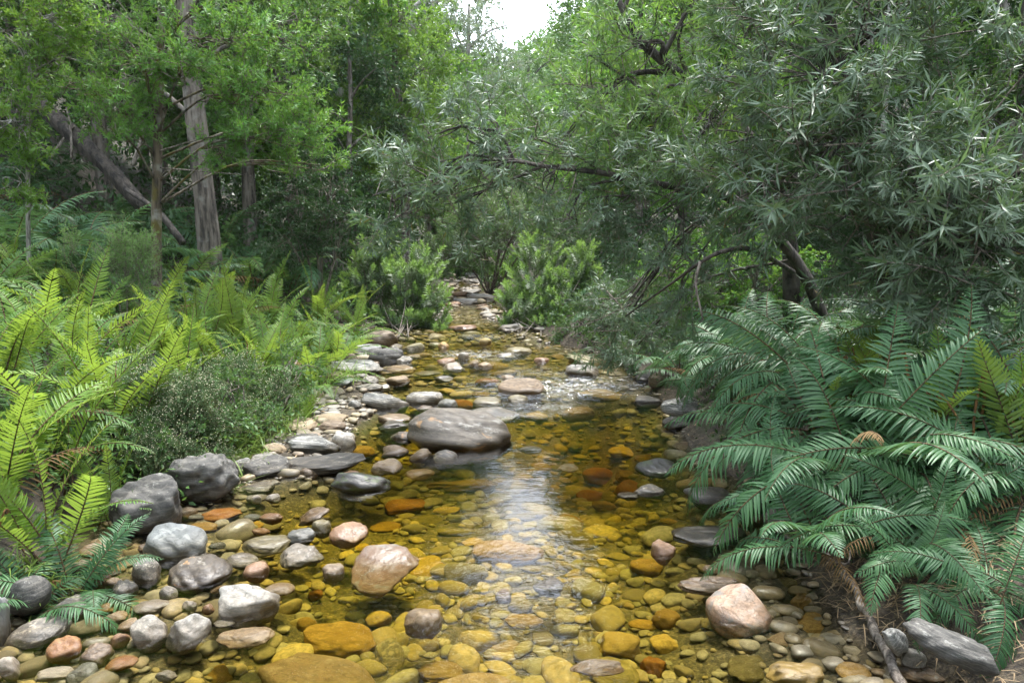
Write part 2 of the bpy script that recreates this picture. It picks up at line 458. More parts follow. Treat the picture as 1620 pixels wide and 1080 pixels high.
# ------------------------------------------------------------------ the ground and the water
def graded(a, b, lo, hi, step, grow):
    xs = list(np.arange(a, b, step)); s = step
    while xs[-1] < hi: s *= grow; xs.append(xs[-1] + s)
    s = step
    while xs[0] > lo: s *= grow; xs.insert(0, xs[0] - s)
    return np.array(xs)
def sheet(xs, ys, zf):
    X, Y = np.meshgrid(xs, ys)
    V = np.stack([X, Y, zf(X, Y)], -1).reshape(-1, 3)
    nx = len(xs)
    i = np.arange(len(ys) - 1)[:, None] * nx + np.arange(nx - 1)[None, :]
    Q = np.stack([i, i + 1, i + nx + 1, i + nx], -1).reshape(-1, 4)
    return V, Q
def soil_mat():
    m, nt, n, l = newmat('forest_soil')
    g = N(nt, 'ShaderNodeNewGeometry')
    def noise(s, d=6.0, r=.65):
        x = N(nt, 'ShaderNodeTexNoise', i_Scale=s, i_Detail=d, i_Roughness=r); l.new(g.outputs['Position'], x.inputs['Vector']); return x.outputs[0]
    a, b, c = noise(5), noise(30), noise(1.2)
    soil = ramp(nt, b, [(.3, (.018, .012, .008)), (.5, (.034, .025, .017)), (.7, (.075, .055, .036))])
    soil = mixc(nt, maprange(nt, a, .5, .62), soil, (.035, .05, .014))
    fine, fin2 = noise(60, 4, .7), noise(17, 5, .7)
    bed = ramp(nt, fine, [(.36, (.022, .017, .010)), (.52, (.065, .048, .027)), (.64, (.13, .10, .06)), (.76, (.24, .20, .14))])
    bed = mixc(nt, maprange(nt, fin2, .42, .62), bed, mixc(nt, 1.0, bed, (.4, .36, .28), 'MULTIPLY'))
    z, w = water_level(nt, g.outputs['Position'])
    h = math_(nt, 'ADD', math_(nt, 'SUBTRACT', z, w), math_(nt, 'MULTIPLY', math_(nt, 'SUBTRACT', a, .5), .15))
    col = mixc(nt, maprange(nt, h, .05, .14), bed, soil)
    p = N(nt, 'ShaderNodeBsdfPrincipled'); p.inputs['Roughness'].default_value = .85
    l.new(col, p.inputs['Base Color'])
    bp = N(nt, 'ShaderNodeBump'); bp.inputs['Strength'].default_value = .9; bp.inputs['Distance'].default_value = .03
    l.new(b, bp.inputs['Height']); l.new(bp.outputs[0], p.inputs['Normal'])
    o = N(nt, 'ShaderNodeOutputMaterial'); l.new(p.outputs[0], o.inputs[0])
    return m
A = Acc()
V, Q = sheet(graded(-3.4, 3.4, -150, 150, .07, 1.06), graded(1.5, 13, -14, 235, .08, 1.05), ground)
A.add(V, None, Q)
tag(obj('ground', A.mesh('ground', [soil_mat()])), None, None, None, 'structure')

def water_mat():
    m, nt, n, l = newmat('stream_water')
    g = N(nt, 'ShaderNodeNewGeometry')
    mp = N(nt, 'ShaderNodeMapping'); mp.inputs['Scale'].default_value = (.85, 1.35, 1)
    l.new(g.outputs['Position'], mp.inputs[0])
    def noise(s, d, r=.5, dist=0.0):
        x = N(nt, 'ShaderNodeTexNoise', i_Scale=s, i_Detail=d, i_Roughness=r, i_Distortion=dist); l.new(mp.outputs[0], x.inputs['Vector']); return x.outputs[0]
    a, b, c = noise(3.2, 2, .5, .8), noise(13, 3, .55, .5), noise(45, 2)
    at = N(nt, 'ShaderNodeAttribute', attribute_name='rough')
    rf = at.outputs['Fac']
    h = math_(nt, 'ADD', math_(nt, 'MULTIPLY', a, .018), math_(nt, 'MULTIPLY', b, .012))
    h = math_(nt, 'MULTIPLY', h, math_(nt, 'ADD', math_(nt, 'MULTIPLY', rf, 2.6), .12))
    h = math_(nt, 'ADD', h, math_(nt, 'MULTIPLY', math_(nt, 'MULTIPLY', c, rf), .006))
    bp = N(nt, 'ShaderNodeBump'); bp.inputs['Strength'].default_value = 1.0; bp.inputs['Distance'].default_value = 1.0
    l.new(h, bp.inputs['Height'])
    fr = N(nt, 'ShaderNodeFresnel'); fr.inputs['IOR'].default_value = 1.333; l.new(bp.outputs[0], fr.inputs['Normal'])
    tr = N(nt, 'ShaderNodeBsdfTransparent')
    gl = N(nt, 'ShaderNodeBsdfGlossy'); gl.inputs['Roughness'].default_value = .03; l.new(bp.outputs[0], gl.inputs['Normal'])
    mx = N(nt, 'ShaderNodeMixShader')
    l.new(fr.outputs[0], mx.inputs[0]); l.new(tr.outputs[0], mx.inputs[1]); l.new(gl.outputs[0], mx.inputs[2])
    fm = N(nt, 'ShaderNodeAttribute', attribute_name='foam')
    fn = noise(15, 5, .65, 1.5)
    ff = math_(nt, 'MULTIPLY', maprange(nt, math_(nt, 'ADD', fn, math_(nt, 'MULTIPLY', fm.outputs['Fac'], .22)), .62, .84), .5)
    df = N(nt, 'ShaderNodeBsdfDiffuse'); df.inputs['Color'].default_value = (.8, .82, .84, 1)
    m2 = N(nt, 'ShaderNodeMixShader')
    l.new(math_(nt, 'MULTIPLY', ff, maprange(nt, fm.outputs['Fac'], .02, .2)), m2.inputs[0]); l.new(mx.outputs[0], m2.inputs[1]); l.new(df.outputs[0], m2.inputs[2])
    va = N(nt, 'ShaderNodeVolumeAbsorption'); va.inputs['Color'].default_value = (.965, .905, .17, 1); va.inputs['Density'].default_value = 3.6
    o = N(nt, 'ShaderNodeOutputMaterial'); l.new(m2.outputs[0], o.inputs['Surface']); l.new(va.outputs[0], o.inputs['Volume'])
    return m
# riffles: (px, py, radius x, radius y, strength)
RIF = [(925, 612, .9, .5, 1.0), (865, 642, .5, .3, .8), (745, 560, .7, .5, .9), (700, 500, .5, .8, .7), (735, 575, .5, .4, .4), (860, 590, .7, .5, .45), (740, 462, .5, 1.2, .6), (1010, 610, .4, .3, .8)]
RW = [(GW(a, b)[:2], c, d, e) for a, b, c, d, e in RIF]
def rough_at(X, Y):
    r = 0
    for p, a, b, s in RW: r = np.maximum(r, s * np.exp(-((X - p[0]) ** 2 / a ** 2 + (Y - p[1]) ** 2 / b ** 2)))
    p = GW(870, 950)[:2]
    r = np.maximum(r, .16 * np.exp(-((X - p[0]) ** 2 / .5 + (Y - p[1]) ** 2 / .4)))
    return r
def wz(X, Y):
    r = rough_at(X, Y)
    return zw(Y) + 0.0015 * nz(X, Y, 7) + r * (.022 * nz(X, Y, 11) + .012 * nz(Y, X, 23))
xs = graded(-2.9, 2.4, -9, 6, .05, 1.12); ys = graded(1.6, 13, -10, 50, .05, 1.06)
V, Q = sheet(xs, ys, wz)
nx, ny = len(xs), len(ys)
A = Acc()
rim = np.r_[np.arange(nx), np.arange(1, ny) * nx + nx - 1, (ny - 1) * nx + np.arange(nx - 2, -1, -1), np.arange(ny - 2, 0, -1) * nx]
B = V[rim].copy(); B[:, 2] = -1.6
k = len(rim); n0 = len(V); j = np.arange(k); j2 = (j + 1) % k
Qs = np.stack([rim[j], n0 + j, n0 + j2, rim[j2]], 1)
Cn = np.array([[-1, 12, -1.6]])
Tb = np.stack([np.full(k, n0 + k), n0 + j2, n0 + j], 1)
A.add(np.vstack([V, B, Cn]), Tb, np.vstack([Q, Qs]))
me = A.mesh('stream', [water_mat()])
full = np.zeros(len(me.vertices), np.float32); full[:n0] = rough_at(V[:, 0], V[:, 1])
at = me.attributes.new('rough', 'FLOAT', 'POINT'); at.data.foreach_set('value', full)
at = me.attributes.new('foam', 'FLOAT', 'POINT'); at.data.foreach_set('value', np.clip(full * 1.1 - .3, 0, 1))
tag(obj('stream_water', me), None, None, None, 'structure')

# ------------------------------------------------------------------ stones
def ico(sub):
    t = (1 + 5 ** .5) / 2
    v = [(-1, t, 0), (1, t, 0), (-1, -t, 0), (1, -t, 0), (0, -1, t), (0, 1, t), (0, -1, -t), (0, 1, -t), (t, 0, -1), (t, 0, 1), (-t, 0, -1), (-t, 0, 1)]
    f = [(0, 11, 5), (0, 5, 1), (0, 1, 7), (0, 7, 10), (0, 10, 11), (1, 5, 9), (5, 11, 4), (11, 10, 2), (10, 7, 6), (7, 1, 8), (3, 9, 4), (3, 4, 2), (3, 2, 6), (3, 6, 8), (3, 8, 9), (4, 9, 5), (2, 4, 11), (6, 2, 10), (8, 6, 7), (9, 8, 1)]
    v = [np.array(x) / np.linalg.norm(x) for x in v]
    for _ in range(sub):
        mid, g = {}, []
        def mp(a, b):
            k = (min(a, b), max(a, b))
            if k not in mid:
                x = v[a] + v[b]; v.append(x / np.linalg.norm(x)); mid[k] = len(v) - 1
            return mid[k]
        for a, b, c in f:
            x, y, z = mp(a, b), mp(b, c), mp(c, a)
            g += [(a, x, z), (b, y, x), (c, z, y), (x, y, z)]
        f = g
    return np.array(v), np.array(f)
ICO = {s: ico(s) for s in (1, 2, 3, 4)}
def stone_verts(seed, sub, block):
    """unit stone (half size about 1): a sphere cut by random planes, edges worn round; block 0 = river pebble, 1 = broken slab"""
    g = np.random.default_rng(seed)
    D, F = ICO[sub]
    npl = int(6 + 6 * block)
    n = unit(g.normal(size=(npl, 3)))
    d = g.uniform(.62, .98, npl)
    if block > .5:                                   # broken stones have a flattish top and base
        n[0], d[0] = unit(np.array([g.normal() * .18, g.normal() * .18, 1])), .66
        n[1], d[1] = unit(np.array([g.normal() * .1, g.normal() * .1, -1])), .7
    c = np.maximum(D @ n.T, 1e-3) / d
    p = 9 + 18 * block
    r = 1.0 / ((c ** p).sum(1) + 1.0) ** (1 / p)
    w = 0
    for i in range(6):
        k = unit(g.normal(size=3)) * g.uniform(1.5, 4.5)
        w = w + np.sin(D @ k + g.uniform(0, 6.28)) / (1 + .5 * i)
    w2 = 0
    for i in range(6):
        k = unit(g.normal(size=3)) * g.uniform(7, 16)
        w2 = w2 + np.sin(D @ k + g.uniform(0, 6.28))
    r = r * (1 + .05 * w + (.008 + .014 * block) * w2 * (sub > 2))
    V = D * r[:, None]
    h = np.maximum(V.max(0), -V.min(0))
    return V / h, F
STONES = []          # (object, picture x, picture y, label words) for the automatic labels
LAND = []
def put_stone(px, py, w, h, mat, label, cat='stone', block=.35, under=False, seed=0, yaw=None, roll=0.0, pitch=None, cs=1.0, name=None, sub=None, deep=.9, lift=.32):
    g = np.random.default_rng(1000 + seed + int(px * 7 + py * 13))
    p = GW(px, py)
    x, y = p[0], p[1]
    a = w / 2 * y / FPX
    phi = math.atan2(CAM_H, y)
    H = h / 2 * y / FPX
    b = a * deep
    if b * math.sin(phi) > .85 * H: b = .85 * H / math.sin(phi)
    b = max(b, .3 * a)
    c = math.sqrt(max(H * H - (b * math.sin(phi)) ** 2, (.22 * H) ** 2)) / math.cos(phi) * 1.12
    c = max(c, .16 * a) * cs
    gz = float(ground(x, y))
    wl_ = float(zw(y))
    if under:
        c = min(c, .11 + .2 * a)
        top = wl_ - .015
        zc = min(gz + .55 * c, top - c)
        q = GW(px, py, zc + .3 * c - wl_); x, y = q[0], q[1]
    else:
        base = max(gz, wl_ - .03)
        zc = base + lift * c
        q = GW(px, py, zc - wl_); x, y = q[0], q[1]
    V, F = stone_verts(int(g.integers(1e9)), sub or (4 if w > 90 else 3), block)
    yw = g.uniform(-.25, .25) if yaw is None else yaw
    M = Matrix.Rotation(yw, 3, 'Z') @ Matrix.Rotation(roll, 3, 'Y') @ Matrix.Rotation(g.uniform(-.15, .2) if pitch is None else pitch, 3, 'X')
    A = Acc(); A.add(V, F)
    o = obj(name or ('boulder' if w > 95 else 'stone'), A.mesh('stone', [SM[mat]]), None, (x, y, zc), M.to_quaternion(), (a, b, c))
    tag(o, label, cat, 'stones in and beside the stream')
    STONES.append((x, y, a, b))
    return o
HAND = [
 # px, py, w, h, colour, label, options
 (731,686,170,76,'boulder','big smooth dark brown boulder standing out of the stream middle',dict(block=.35,roll=.10,name='boulder',cat='boulder',lift=.3)),
 (608,900,116,104,'pink','large pale pink rock with grey top rising from the amber water',dict(block=.45,lift=-.3,deep=1.15,pitch=.22,cs=.36)),
 (1170,968,112,86,'pink','rounded pale pink rock with dark grey patch beside the ferns',dict(block=.3,lift=.15,pitch=.2,deep=1.0)),
 (323,752,112,72,'dark','big dark grey boulder below the hanging grass of the bank',dict(block=.95,name='boulder',cat='boulder')),
 (238,806,122,94,'dark','overhanging dark brown boulder under the ferns of the bank',dict(block=.85,name='boulder',cat='boulder',lift=.5)),
 (386,744,50,38,'grey','grey rounded stone leaning on the big grass-hung boulder',{}),
 (283,863,104,64,'slate','smooth blue-grey slanted stone above the dark-topped rock',dict(block=.5,roll=.2)),
 (235,908,52,48,'mottle','round mottled grey stone beside the dark-topped ochre rock',dict(block=.1)),
 (315,908,104,62,'boulder','dark-topped rock with an ochre foot on the gravel bar',dict(block=.3)),
 (407,905,46,34,'peach','round peach stone next to the dark-topped rock',dict(block=.1)),
 (391,955,104,64,'pale','big grey striped block with sharp edges at the gravel bar end',dict(block=.9,roll=.16)),
 (42,940,68,58,'dark','dark charcoal round boulder beside the small green plant',dict(block=.15)),
 (113,963,70,44,'mottle','white-speckled dark rock next to the charcoal boulder',dict(block=.5)),
 (61,999,94,52,'mottle','mottled grey log-shaped stone at the lower edge of the bar',dict(block=.3,roll=-.12)),
 (2,992,40,90,'pale','tall pale rock cut by the picture edge by the gravel bar',dict(block=.5)),
 (16,1058,36,42,'white','white oval stone in the bottom corner of the gravel bar',dict(block=.3,roll=-.5)),
 (85,1066,62,22,'white','flat white and pink stone at the foot of the gravel bar',dict(block=.4)),
 (235,1002,64,54,'pale','light grey heart-shaped stone standing in shallow water',dict(block=.8)),
 (295,1002,80,58,'pale','angled light grey slab leaning beside the heart-shaped stone',dict(block=1,roll=-.45)),
 (307,1027,44,32,'olive','greenish ochre stone below the angled grey slab',dict(under=True)),
 (192,1050,54,30,'orange','bright orange oval stone near the bottom of the bar',dict(block=.15,roll=-.2)),
 (152,1037,54,40,'brown','dark brown angular stone beside the orange oval one',dict(block=.6)),
 (105,1030,60,42,'orange','white-topped orange stone below the mottled log-shaped one',dict(block=.4)),
 (191,1012,36,26,'peach','tan pink stone above the orange oval one',dict(block=.2,roll=-.4)),
 (204,990,40,24,'tan','small tan stone above the tan pink one',dict(block=.3,roll=-.3)),
 (237,960,64,26,'white','pinkish white flat stone between the grey heart and the round stone',dict(block=.5)),
 (267,940,32,26,'grey','grey oval stone at the foot of the dark-topped rock',dict(block=.2)),
 (300,958,26,20,'white','small white stone left of the big striped block',dict(block=.3)),
 (330,963,22,18,'peach','small peach pebble touching the big striped block',dict(block=.2)),
 (353,986,38,16,'pale','pale flat stone in front of the big striped block',{}),
 (387,1006,100,34,'tan','long tan stone with pink top in front of the striped block',dict(block=.3,lift=.2)),
 (442,932,54,24,'tan','tan oval stone behind the striped block',dict(block=.2)),
 (420,863,80,32,'olive','olive brown flat stone split by a crack',dict(block=.4)),
 (477,850,48,30,'slate','greenish grey angular stone behind the flat white slab',dict(block=.8)),
 (508,835,34,28,'olive','pale greenish rounded stone beside the greenish grey angular one',dict(block=.4)),
 (475,880,78,34,'pale','flat white-grey pointed slab left of the peach pink stone',dict(block=1)),
 (553,846,66,34,'peach','peach pink rounded rock behind the large pale pink rock',dict(block=.3)),
 (528,905,38,28,'tan','grey tan stone between the white-grey slab and pale pink rock',dict(block=.4)),
 (535,1004,158,58,'ochre','large smooth ochre slab lying under the water',dict(under=True,block=.6,name='boulder')),
 (342,1065,68,44,'ochre','round ochre stone under water at the bottom edge',dict(under=True,block=.2)),
 (270,1065,44,28,'olive','olive stone under water beside the round ochre one',dict(under=True,block=.2)),
 (494,815,64,24,'brown','dark brown tilted slab in the shallows',dict(block=.8,roll=-.35)),
 (406,790,18,15,'white','small white pebble by the shore gravel',dict(block=.2)),
 (434,788,28,15,'pale','small pale grey pebble by the shore gravel',dict(block=.2)),
 (505,733,150,34,'dark','long dark grey slab lying along the shore',dict(block=.7,name='boulder',roll=-.1)),
 (487,751,33,23,'brown','brown rounded stone under the long dark slab',dict(block=.1)),
 (410,770,56,18,'grey','flat grey stone beside the shore gravel',dict(block=.6)),
 (497,705,82,30,'grey','grey slab behind the long dark one',dict(block=.8,roll=.06)),
 (545,700,40,34,'white','white broken rock between the grey slab and the water',dict(block=1)),
 (435,711,40,18,'tan','pale tan stone at the grassy shore',dict(block=.6)),
 (415,728,44,20,'grey','grey flat stone beneath the grassy bank',dict(block=.6)),
 (573,764,100,44,'black','black wet rock with green moss',dict(block=.8,roll=.12,name='boulder')),
 (613,740,52,24,'tan','pale tan stone behind the black mossy rock',dict(block=.4)),
 (621,715,54,24,'brown','ochre and brown oval stone left of the big boulder',dict(block=.15)),
 (637,693,42,22,'boulder','dark brown stone touching the big boulder',dict(block=.25)),
 (665,720,38,21,'tan','tan stone under the near end of the big boulder',dict(block=.2,roll=-.2)),
 (664,750,48,18,'ochre','ochre stone in shallow water below the big boulder',dict(block=.2,lift=.1)),
 (700,722,50,20,'mottle','streaked grey stone tucked under the big boulder',dict(block=.7)),
 (780,657,84,20,'grey','flat grey slab just behind the big boulder',dict(block=.7)),
 (621,663,62,19,'tan','flat tan slab behind the still inlet',dict(block=.6)),
 (527,662,58,17,'tan','flat tan slab at the grassy edge',dict(block=.6)),
 (609,637,78,30,'grey','grey slanted slab beside the grey brown block',dict(block=.75,roll=.14)),
 (671,632,64,28,'grey','grey brown block behind the big boulder',dict(block=.6)),
 (708,641,34,20,'slate','slate blue stone behind the big boulder',dict(block=.5)),
 (772,638,50,18,'olive','flat olive stone behind the flat grey slab',dict(block=.4)),
 (821,633,38,18,'olive','olive tan stone below the low brown rock',dict(block=.3)),
 (827,614,82,25,'brown','low brown grey rock beside the white riffle',dict(block=.7)),
 (803,598,28,12,'tan','tan stone behind the low brown grey rock',dict(block=.2)),
 (561,642,23,17,'grey','small grey stone left of the grey slanted slab',dict(block=.2)),
 (673,646,28,13,'brown','small brown stone in front of the grey brown block',dict(block=.2)),
 (542,607,35,17,'slate','blue-grey stone in the grass at the shore',dict(block=.5)),
 (560,581,92,24,'grey','long flat grey rock under the fern tips',dict(block=.6)),
 (609,566,74,36,'dark','dark blocky boulder at the bend',dict(block=.9,name='boulder')),
 (602,537,70,32,'brown','brown grey boulder under the streamside shrub',dict(block=.5,name='boulder')),
 (640,572,30,16,'grey','grey stone leaning on the dark blocky boulder',dict(block=.5)),
 (656,551,33,16,'olive','olive grey stone below the streamside shrub',dict(block=.4)),
 (700,549,23,15,'ochre','small ochre stone in front of the shrub',dict(block=.3)),
 (733,566,19,17,'white','upright white stone at the upper riffle',dict(block=.5)),
 (717,582,40,14,'white','flat white-grey stone below the upright white one',dict(block=.6)),
 (750,577,24,15,'tan','small tan stone right of the upright white one',dict(block=.3)),
 (767,580,26,16,'tan','pale tan stone in midstream near the upper riffle',dict(block=.3)),
 (820,557,46,15,'olive','dark olive flat stone beyond the riffle',dict(block=.5)),
 (768,542,21,15,'yellow','yellow green stone at the head of the riffle',dict(block=.2)),
 (627,602,46,18,'tan','tan and dark flat stone in the shallows by the bend',dict(block=.6)),
 (702,599,33,11,'grey','thin grey stone in midstream',dict(block=.3)),
 (500,629,28,22,'tan','tan white stone peeping from the grass',dict(block=.5)),
 (480,622,26,18,'black','black stone half hidden in the grass',dict(block=.3)),
 (677,590,47,10,'olive','long thin olive stone in midstream',dict(block=.3)),
 (707,573,33,14,'peach','peach stone above the long thin olive one',dict(block=.3)),
 (607,613,23,13,'white','small white stone by the shallows',dict(block=.4)),
 (923,588,62,24,'grey','smooth grey rock at the far side of the riffle',dict(block=.5,roll=.1)),
 (925,572,64,18,'olive','olive brown flat rock behind the smooth grey one',dict(block=.4)),
 (1025,636,46,19,'dark','dark grey stone at the edge of the far pool',dict(block=.4)),
 (1075,641,58,29,'grey','grey brown rock on the shaded shore',dict(block=.6)),
 (1040,605,30,22,'brown','brown tan stone on the shaded shore above the pool',dict(block=.5,roll=-.4)),
 (1022,598,42,17,'dark','dark brown stone by the pool head',dict(block=.5)),
 (1075,670,54,22,'dark','dark flat rock below the grey brown one on the shaded shore',dict(block=.5)),
 (1000,590,20,12,'dark','small dark stone by the pool head',dict(block=.5)),
 (1095,655,26,16,'dark','small dark stone beside the shaded shore rocks',dict(block=.4)),
 (857,571,27,14,'peach','peach coloured stone in the far shallows',dict(block=.3)),
 (802,562,33,10,'pale','pale thin stone below the olive flat one',dict(block=.3)),
 (1041,742,76,28,'black','black wet rock under the fern tips',dict(block=.5)),
 (1029,778,56,25,'mottle','pinkish grey stone in front of the black wet rock',dict(block=.4)),
 (993,785,36,14,'dark','small dark stone left of the pinkish grey one',dict(block=.4)),
 (899,739,37,12,'tan','pale stone just under the water in the pool',dict(block=.3,lift=.1)),
 (838,712,40,14,'grey','pale grey stone beside the big boulder end',dict(block=.3,lift=.1)),
 (1052,873,46,36,'peach','pale brown pointed stone standing in the water near the dark log-like rock',dict(block=.8)),
 (868,929,56,28,'dark','dark triangular stone with a white water line in midstream',dict(block=1,lift=.2)),
 (797,945,30,22,'brown','small brown stone left of the dark triangular one',dict(block=.7,lift=.1)),
 (980,1018,86,54,'yellow','round yellow boulder under water at the bottom',dict(under=True,block=.2)),
 (1052,1016,58,38,'yellow','cracked yellow stone beside the round yellow boulder',dict(under=True,block=.3)),
 (1023,895,62,32,'ochre','flat ochre stone under water below the pale brown pointed stone',dict(under=True,block=.4)),
 (1037,1052,56,42,'orange','angular orange brown stone under water near the bottom',dict(under=True,block=.8)),
 (600,975,52,34,'yellow','round yellow stone under water below the pale pink rock',dict(under=True,block=.1)),
 (668,985,70,48,'tan','tan rock just breaking the surface below the pale pink rock',dict(block=.5,lift=.05)),
 (943,1055,96,26,'brown','flat dark stone with a pink ridge at the bottom',dict(block=.8,lift=.15)),
 (731,766,134,22,'ochre','long flat ochre slab under water in front of the big boulder',dict(under=True,block=.6,name='boulder')),
 (641,800,78,32,'orange','orange ochre slab under water near the black mossy rock',dict(under=True,block=.6)),
 (670,822,74,18,'olive','olive slab under water below the orange ochre one',dict(under=True,block=.5)),
 (610,832,60,20,'ochre','dim ochre slab under water beside the olive one',dict(under=True,block=.5)),
 (720,840,90,14,'olive','long narrow olive stone under water',dict(under=True,block=.4)),
 (1054,976,54,34,'ochre','dark ochre stone left of the rounded pale pink rock',dict(under=True,block=.5)),
 (1020,987,62,20,'ochre','thin ochre stone under water above the round yellow boulder',dict(under=True,block=.4)),
 (745,856,48,19,'yellow','yellow flat stone under water left of the sky reflection',dict(under=True,block=.3)),
 (827,979,78,26,'tan','tan flat stone under water below the sky reflection',dict(under=True,block=.3)),
 (695,1060,92,38,'tan','pale tan slab under water at the bottom middle',dict(under=True,block=.4)),
 (1120,926,116,26,'brown','pink brown layered slab behind the rounded pale pink rock',dict(block=.9)),
 (1128,846,136,46,'dark','long dark log-like rock by the near ferns',dict(block=.35,name='boulder')),
 (1115,784,86,36,'dark','dark brown rock under the fern fronds',dict(block=.5)),
 (1178,797,84,42,'dark','dark grey rock deep under the fern fronds',dict(block=.5)),
 (1112,1062,116,46,'orange','bright yellow orange stone at the bottom',dict(block=.4,lift=-.2,under=True)),
 (1257,1065,106,44,'yellow','pale yellow block with a white end at the bottom',dict(block=.7,lift=.2)),
 (1125,1030,58,23,'ochre','ochre oval stone behind the yellow orange one',dict(under=True,block=.2)),
 (1505,1020,150,68,'dark','long dark grey slab lying under the near ferns beside the branch',dict(block=.55,name='boulder',roll=.38,lift=.5)),
 (1415,1012,38,48,'grey','upright grey tan stone behind the fallen branch',dict(block=.8,roll=-.7)),
 (1445,1042,40,36,'pale','pale jagged stone right of the fallen branch',dict(block=.9)),
 (1350,1062,60,32,'ochre','dark-blotched ochre stone under water left of the branch',dict(under=True,block=.4)),
 (1465,1068,104,30,'brown','brown flat stone at the bottom right of the branch',dict(block=.4,lift=.2)),
 (1123,902,29,17,'tan','small pale brown stone behind the layered slab',dict(block=.3)),
 (1393,1063,33,17,'tan','small tan stone touching the fallen branch',dict(block=.3)),
 (1135,985,60,24,'olive','olive stone under water at the foot of the pale pink rock',dict(under=True,block=.3)),
 (1290,985,90,40,'ochre','broad ochre slab under water below the hanging ferns',dict(under=True,block=.6)),
 (1235,1010,60,24,'tan','grey tan slab under water right of the pale pink rock',dict(under=True,block=.5)),
 (345,905,22,16,'orange','small orange stone at the end of the dark-topped rock',dict(block=.2)),
 (180,925,30,22,'tan','tan stone on the shaded gravel',dict(block=.4)),
 (88,930,28,28,'orange','orange brown stone next to the charcoal boulder',dict(block=.5)),
 (133,904,34,36,'olive','olive upright stone in the shaded gravel under the ferns',dict(block=.4)),
 (174,908,36,14,'slate','thin blue stone in the shaded gravel',dict(block=.3)),
 (155,922,40,26,'peach','pinkish tan stone below the thin blue one',dict(block=.4)),
 (195,935,46,36,'mottle','dark marbled stone in the middle of the gravel bar',dict(block=.6)),
 (185,975,42,22,'tan','tan oval stone at the water side of the bar',dict(block=.2)),
 (420,958,50,20,'brown','brown stone in the water right of the striped block',dict(under=True)),
 (485,985,40,36,'ochre','ochre stone under water right of the striped block',dict(under=True)),
 (500,938,30,22,'orange','orange stone under water left of the pale pink rock',dict(under=True)),
 (165,962,40,22,'ochre','ochre wet stone between the speckled rock and the flat white one',dict(block=.3,lift=.1)),
 (350,812,70,26,'orange','orange slab under water below the big grey boulder',dict(under=True,block=.6)),
 (320,833,54,18,'ochre','ochre slab under water above the smooth slanted stone',dict(under=True,block=.5)),
 (400,830,44,18,'ochre','ochre stone under water above the split olive one',dict(under=True,block=.3)),
 (455,812,50,16,'olive','olive stone under water near the dark tilted slab',dict(under=True,block=.4)),
]
for i, (px, py, w, h, mt_, lb, op) in enumerate(HAND):
    op = dict(op); cat = op.pop('cat', 'stone')
    op['block'] = min(1, op.get('block', .3) + .15)
    put_stone(px, py, w, h, mt_, lb, cat, seed=i, **op)
    LAND.append((px, py, w, lb))

USED = set(x[5] for x in HAND)
def say_where(px, py, what, marks, tries=7):
    """what + a relation to a landmark, different for every thing"""
    near = sorted(marks, key=lambda m: (m[0] - px) ** 2 + 2.2 * (m[1] - py) ** 2)[:tries]
    for k in (0, 1):
        for i, m in enumerate(near):
            dx, dy = px - m[0], py - m[1]
            rel = ('right of' if dx > 0 else 'left of') if abs(dx) > 1.6 * abs(dy) else ('in front of' if dy > 0 else 'behind')
            d = math.hypot(dx, dy)
            if d < m[2] * .5 + 45: rel = 'just ' + rel
            lab = f'{what} {rel} the {m[3]}'
            if k:
                m2 = near[(i + 1) % len(near)]
                lab = f'{what} between the {m[3]} and the {m2[3]}'
            if lab not in USED and len(lab.split()) <= 16:
                USED.add(lab); return lab
    return None
SMARK = [(731,686,160,'big smooth boulder'), (610,897,100,'large pale pink rock'), (1170,965,100,'rounded pink rock by the ferns'), (323,752,110,'big grass-hung boulder'), (283,863,100,'smooth blue-grey stone'),
 (315,908,100,'dark-topped rock'), (391,955,100,'big grey striped block'), (42,940,60,'charcoal boulder'), (61,999,90,'mottled log-shaped stone'), (235,1002,60,'grey heart-shaped stone'), (295,1002,80,'angled grey slab'),
 (192,1050,50,'bright orange oval'), (420,863,80,'split olive stone'), (475,880,78,'flat white-grey slab'), (553,846,66,'peach pink rock'), (535,1004,158,'large ochre slab'), (505,733,150,'long dark shore slab'),
 (573,764,100,'black mossy rock'), (609,637,78,'grey slanted slab'), (671,632,64,'grey brown block'), (827,614,82,'low brown riffle rock'), (609,566,74,'dark blocky boulder'), (733,566,20,'upright white stone'),
 (923,588,60,'smooth grey riffle rock'), (1075,641,58,'grey brown shore rock'), (1041,742,76,'black wet rock'), (1052,873,46,'pale pointed stone'), (868,929,56,'dark triangular stone'), (980,1018,86,'round yellow boulder'),
 (943,1055,96,'flat pink-ridged stone'), (731,766,134,'long ochre slab'), (641,800,78,'orange ochre slab'), (1128,846,136,'long log-like rock'), (1112,1062,116,'yellow orange stone'), (1257,1065,106,'pale yellow block'),
 (695,1060,92,'pale tan slab'), (745,856,48,'yellow flat stone'), (668,985,70,'surfacing tan rock'), (820,850,60,'sky reflection'), (900,739,37,'pale pool stone'), (1120,926,110,'layered pink slab'), (930,620,120,'white riffle')]
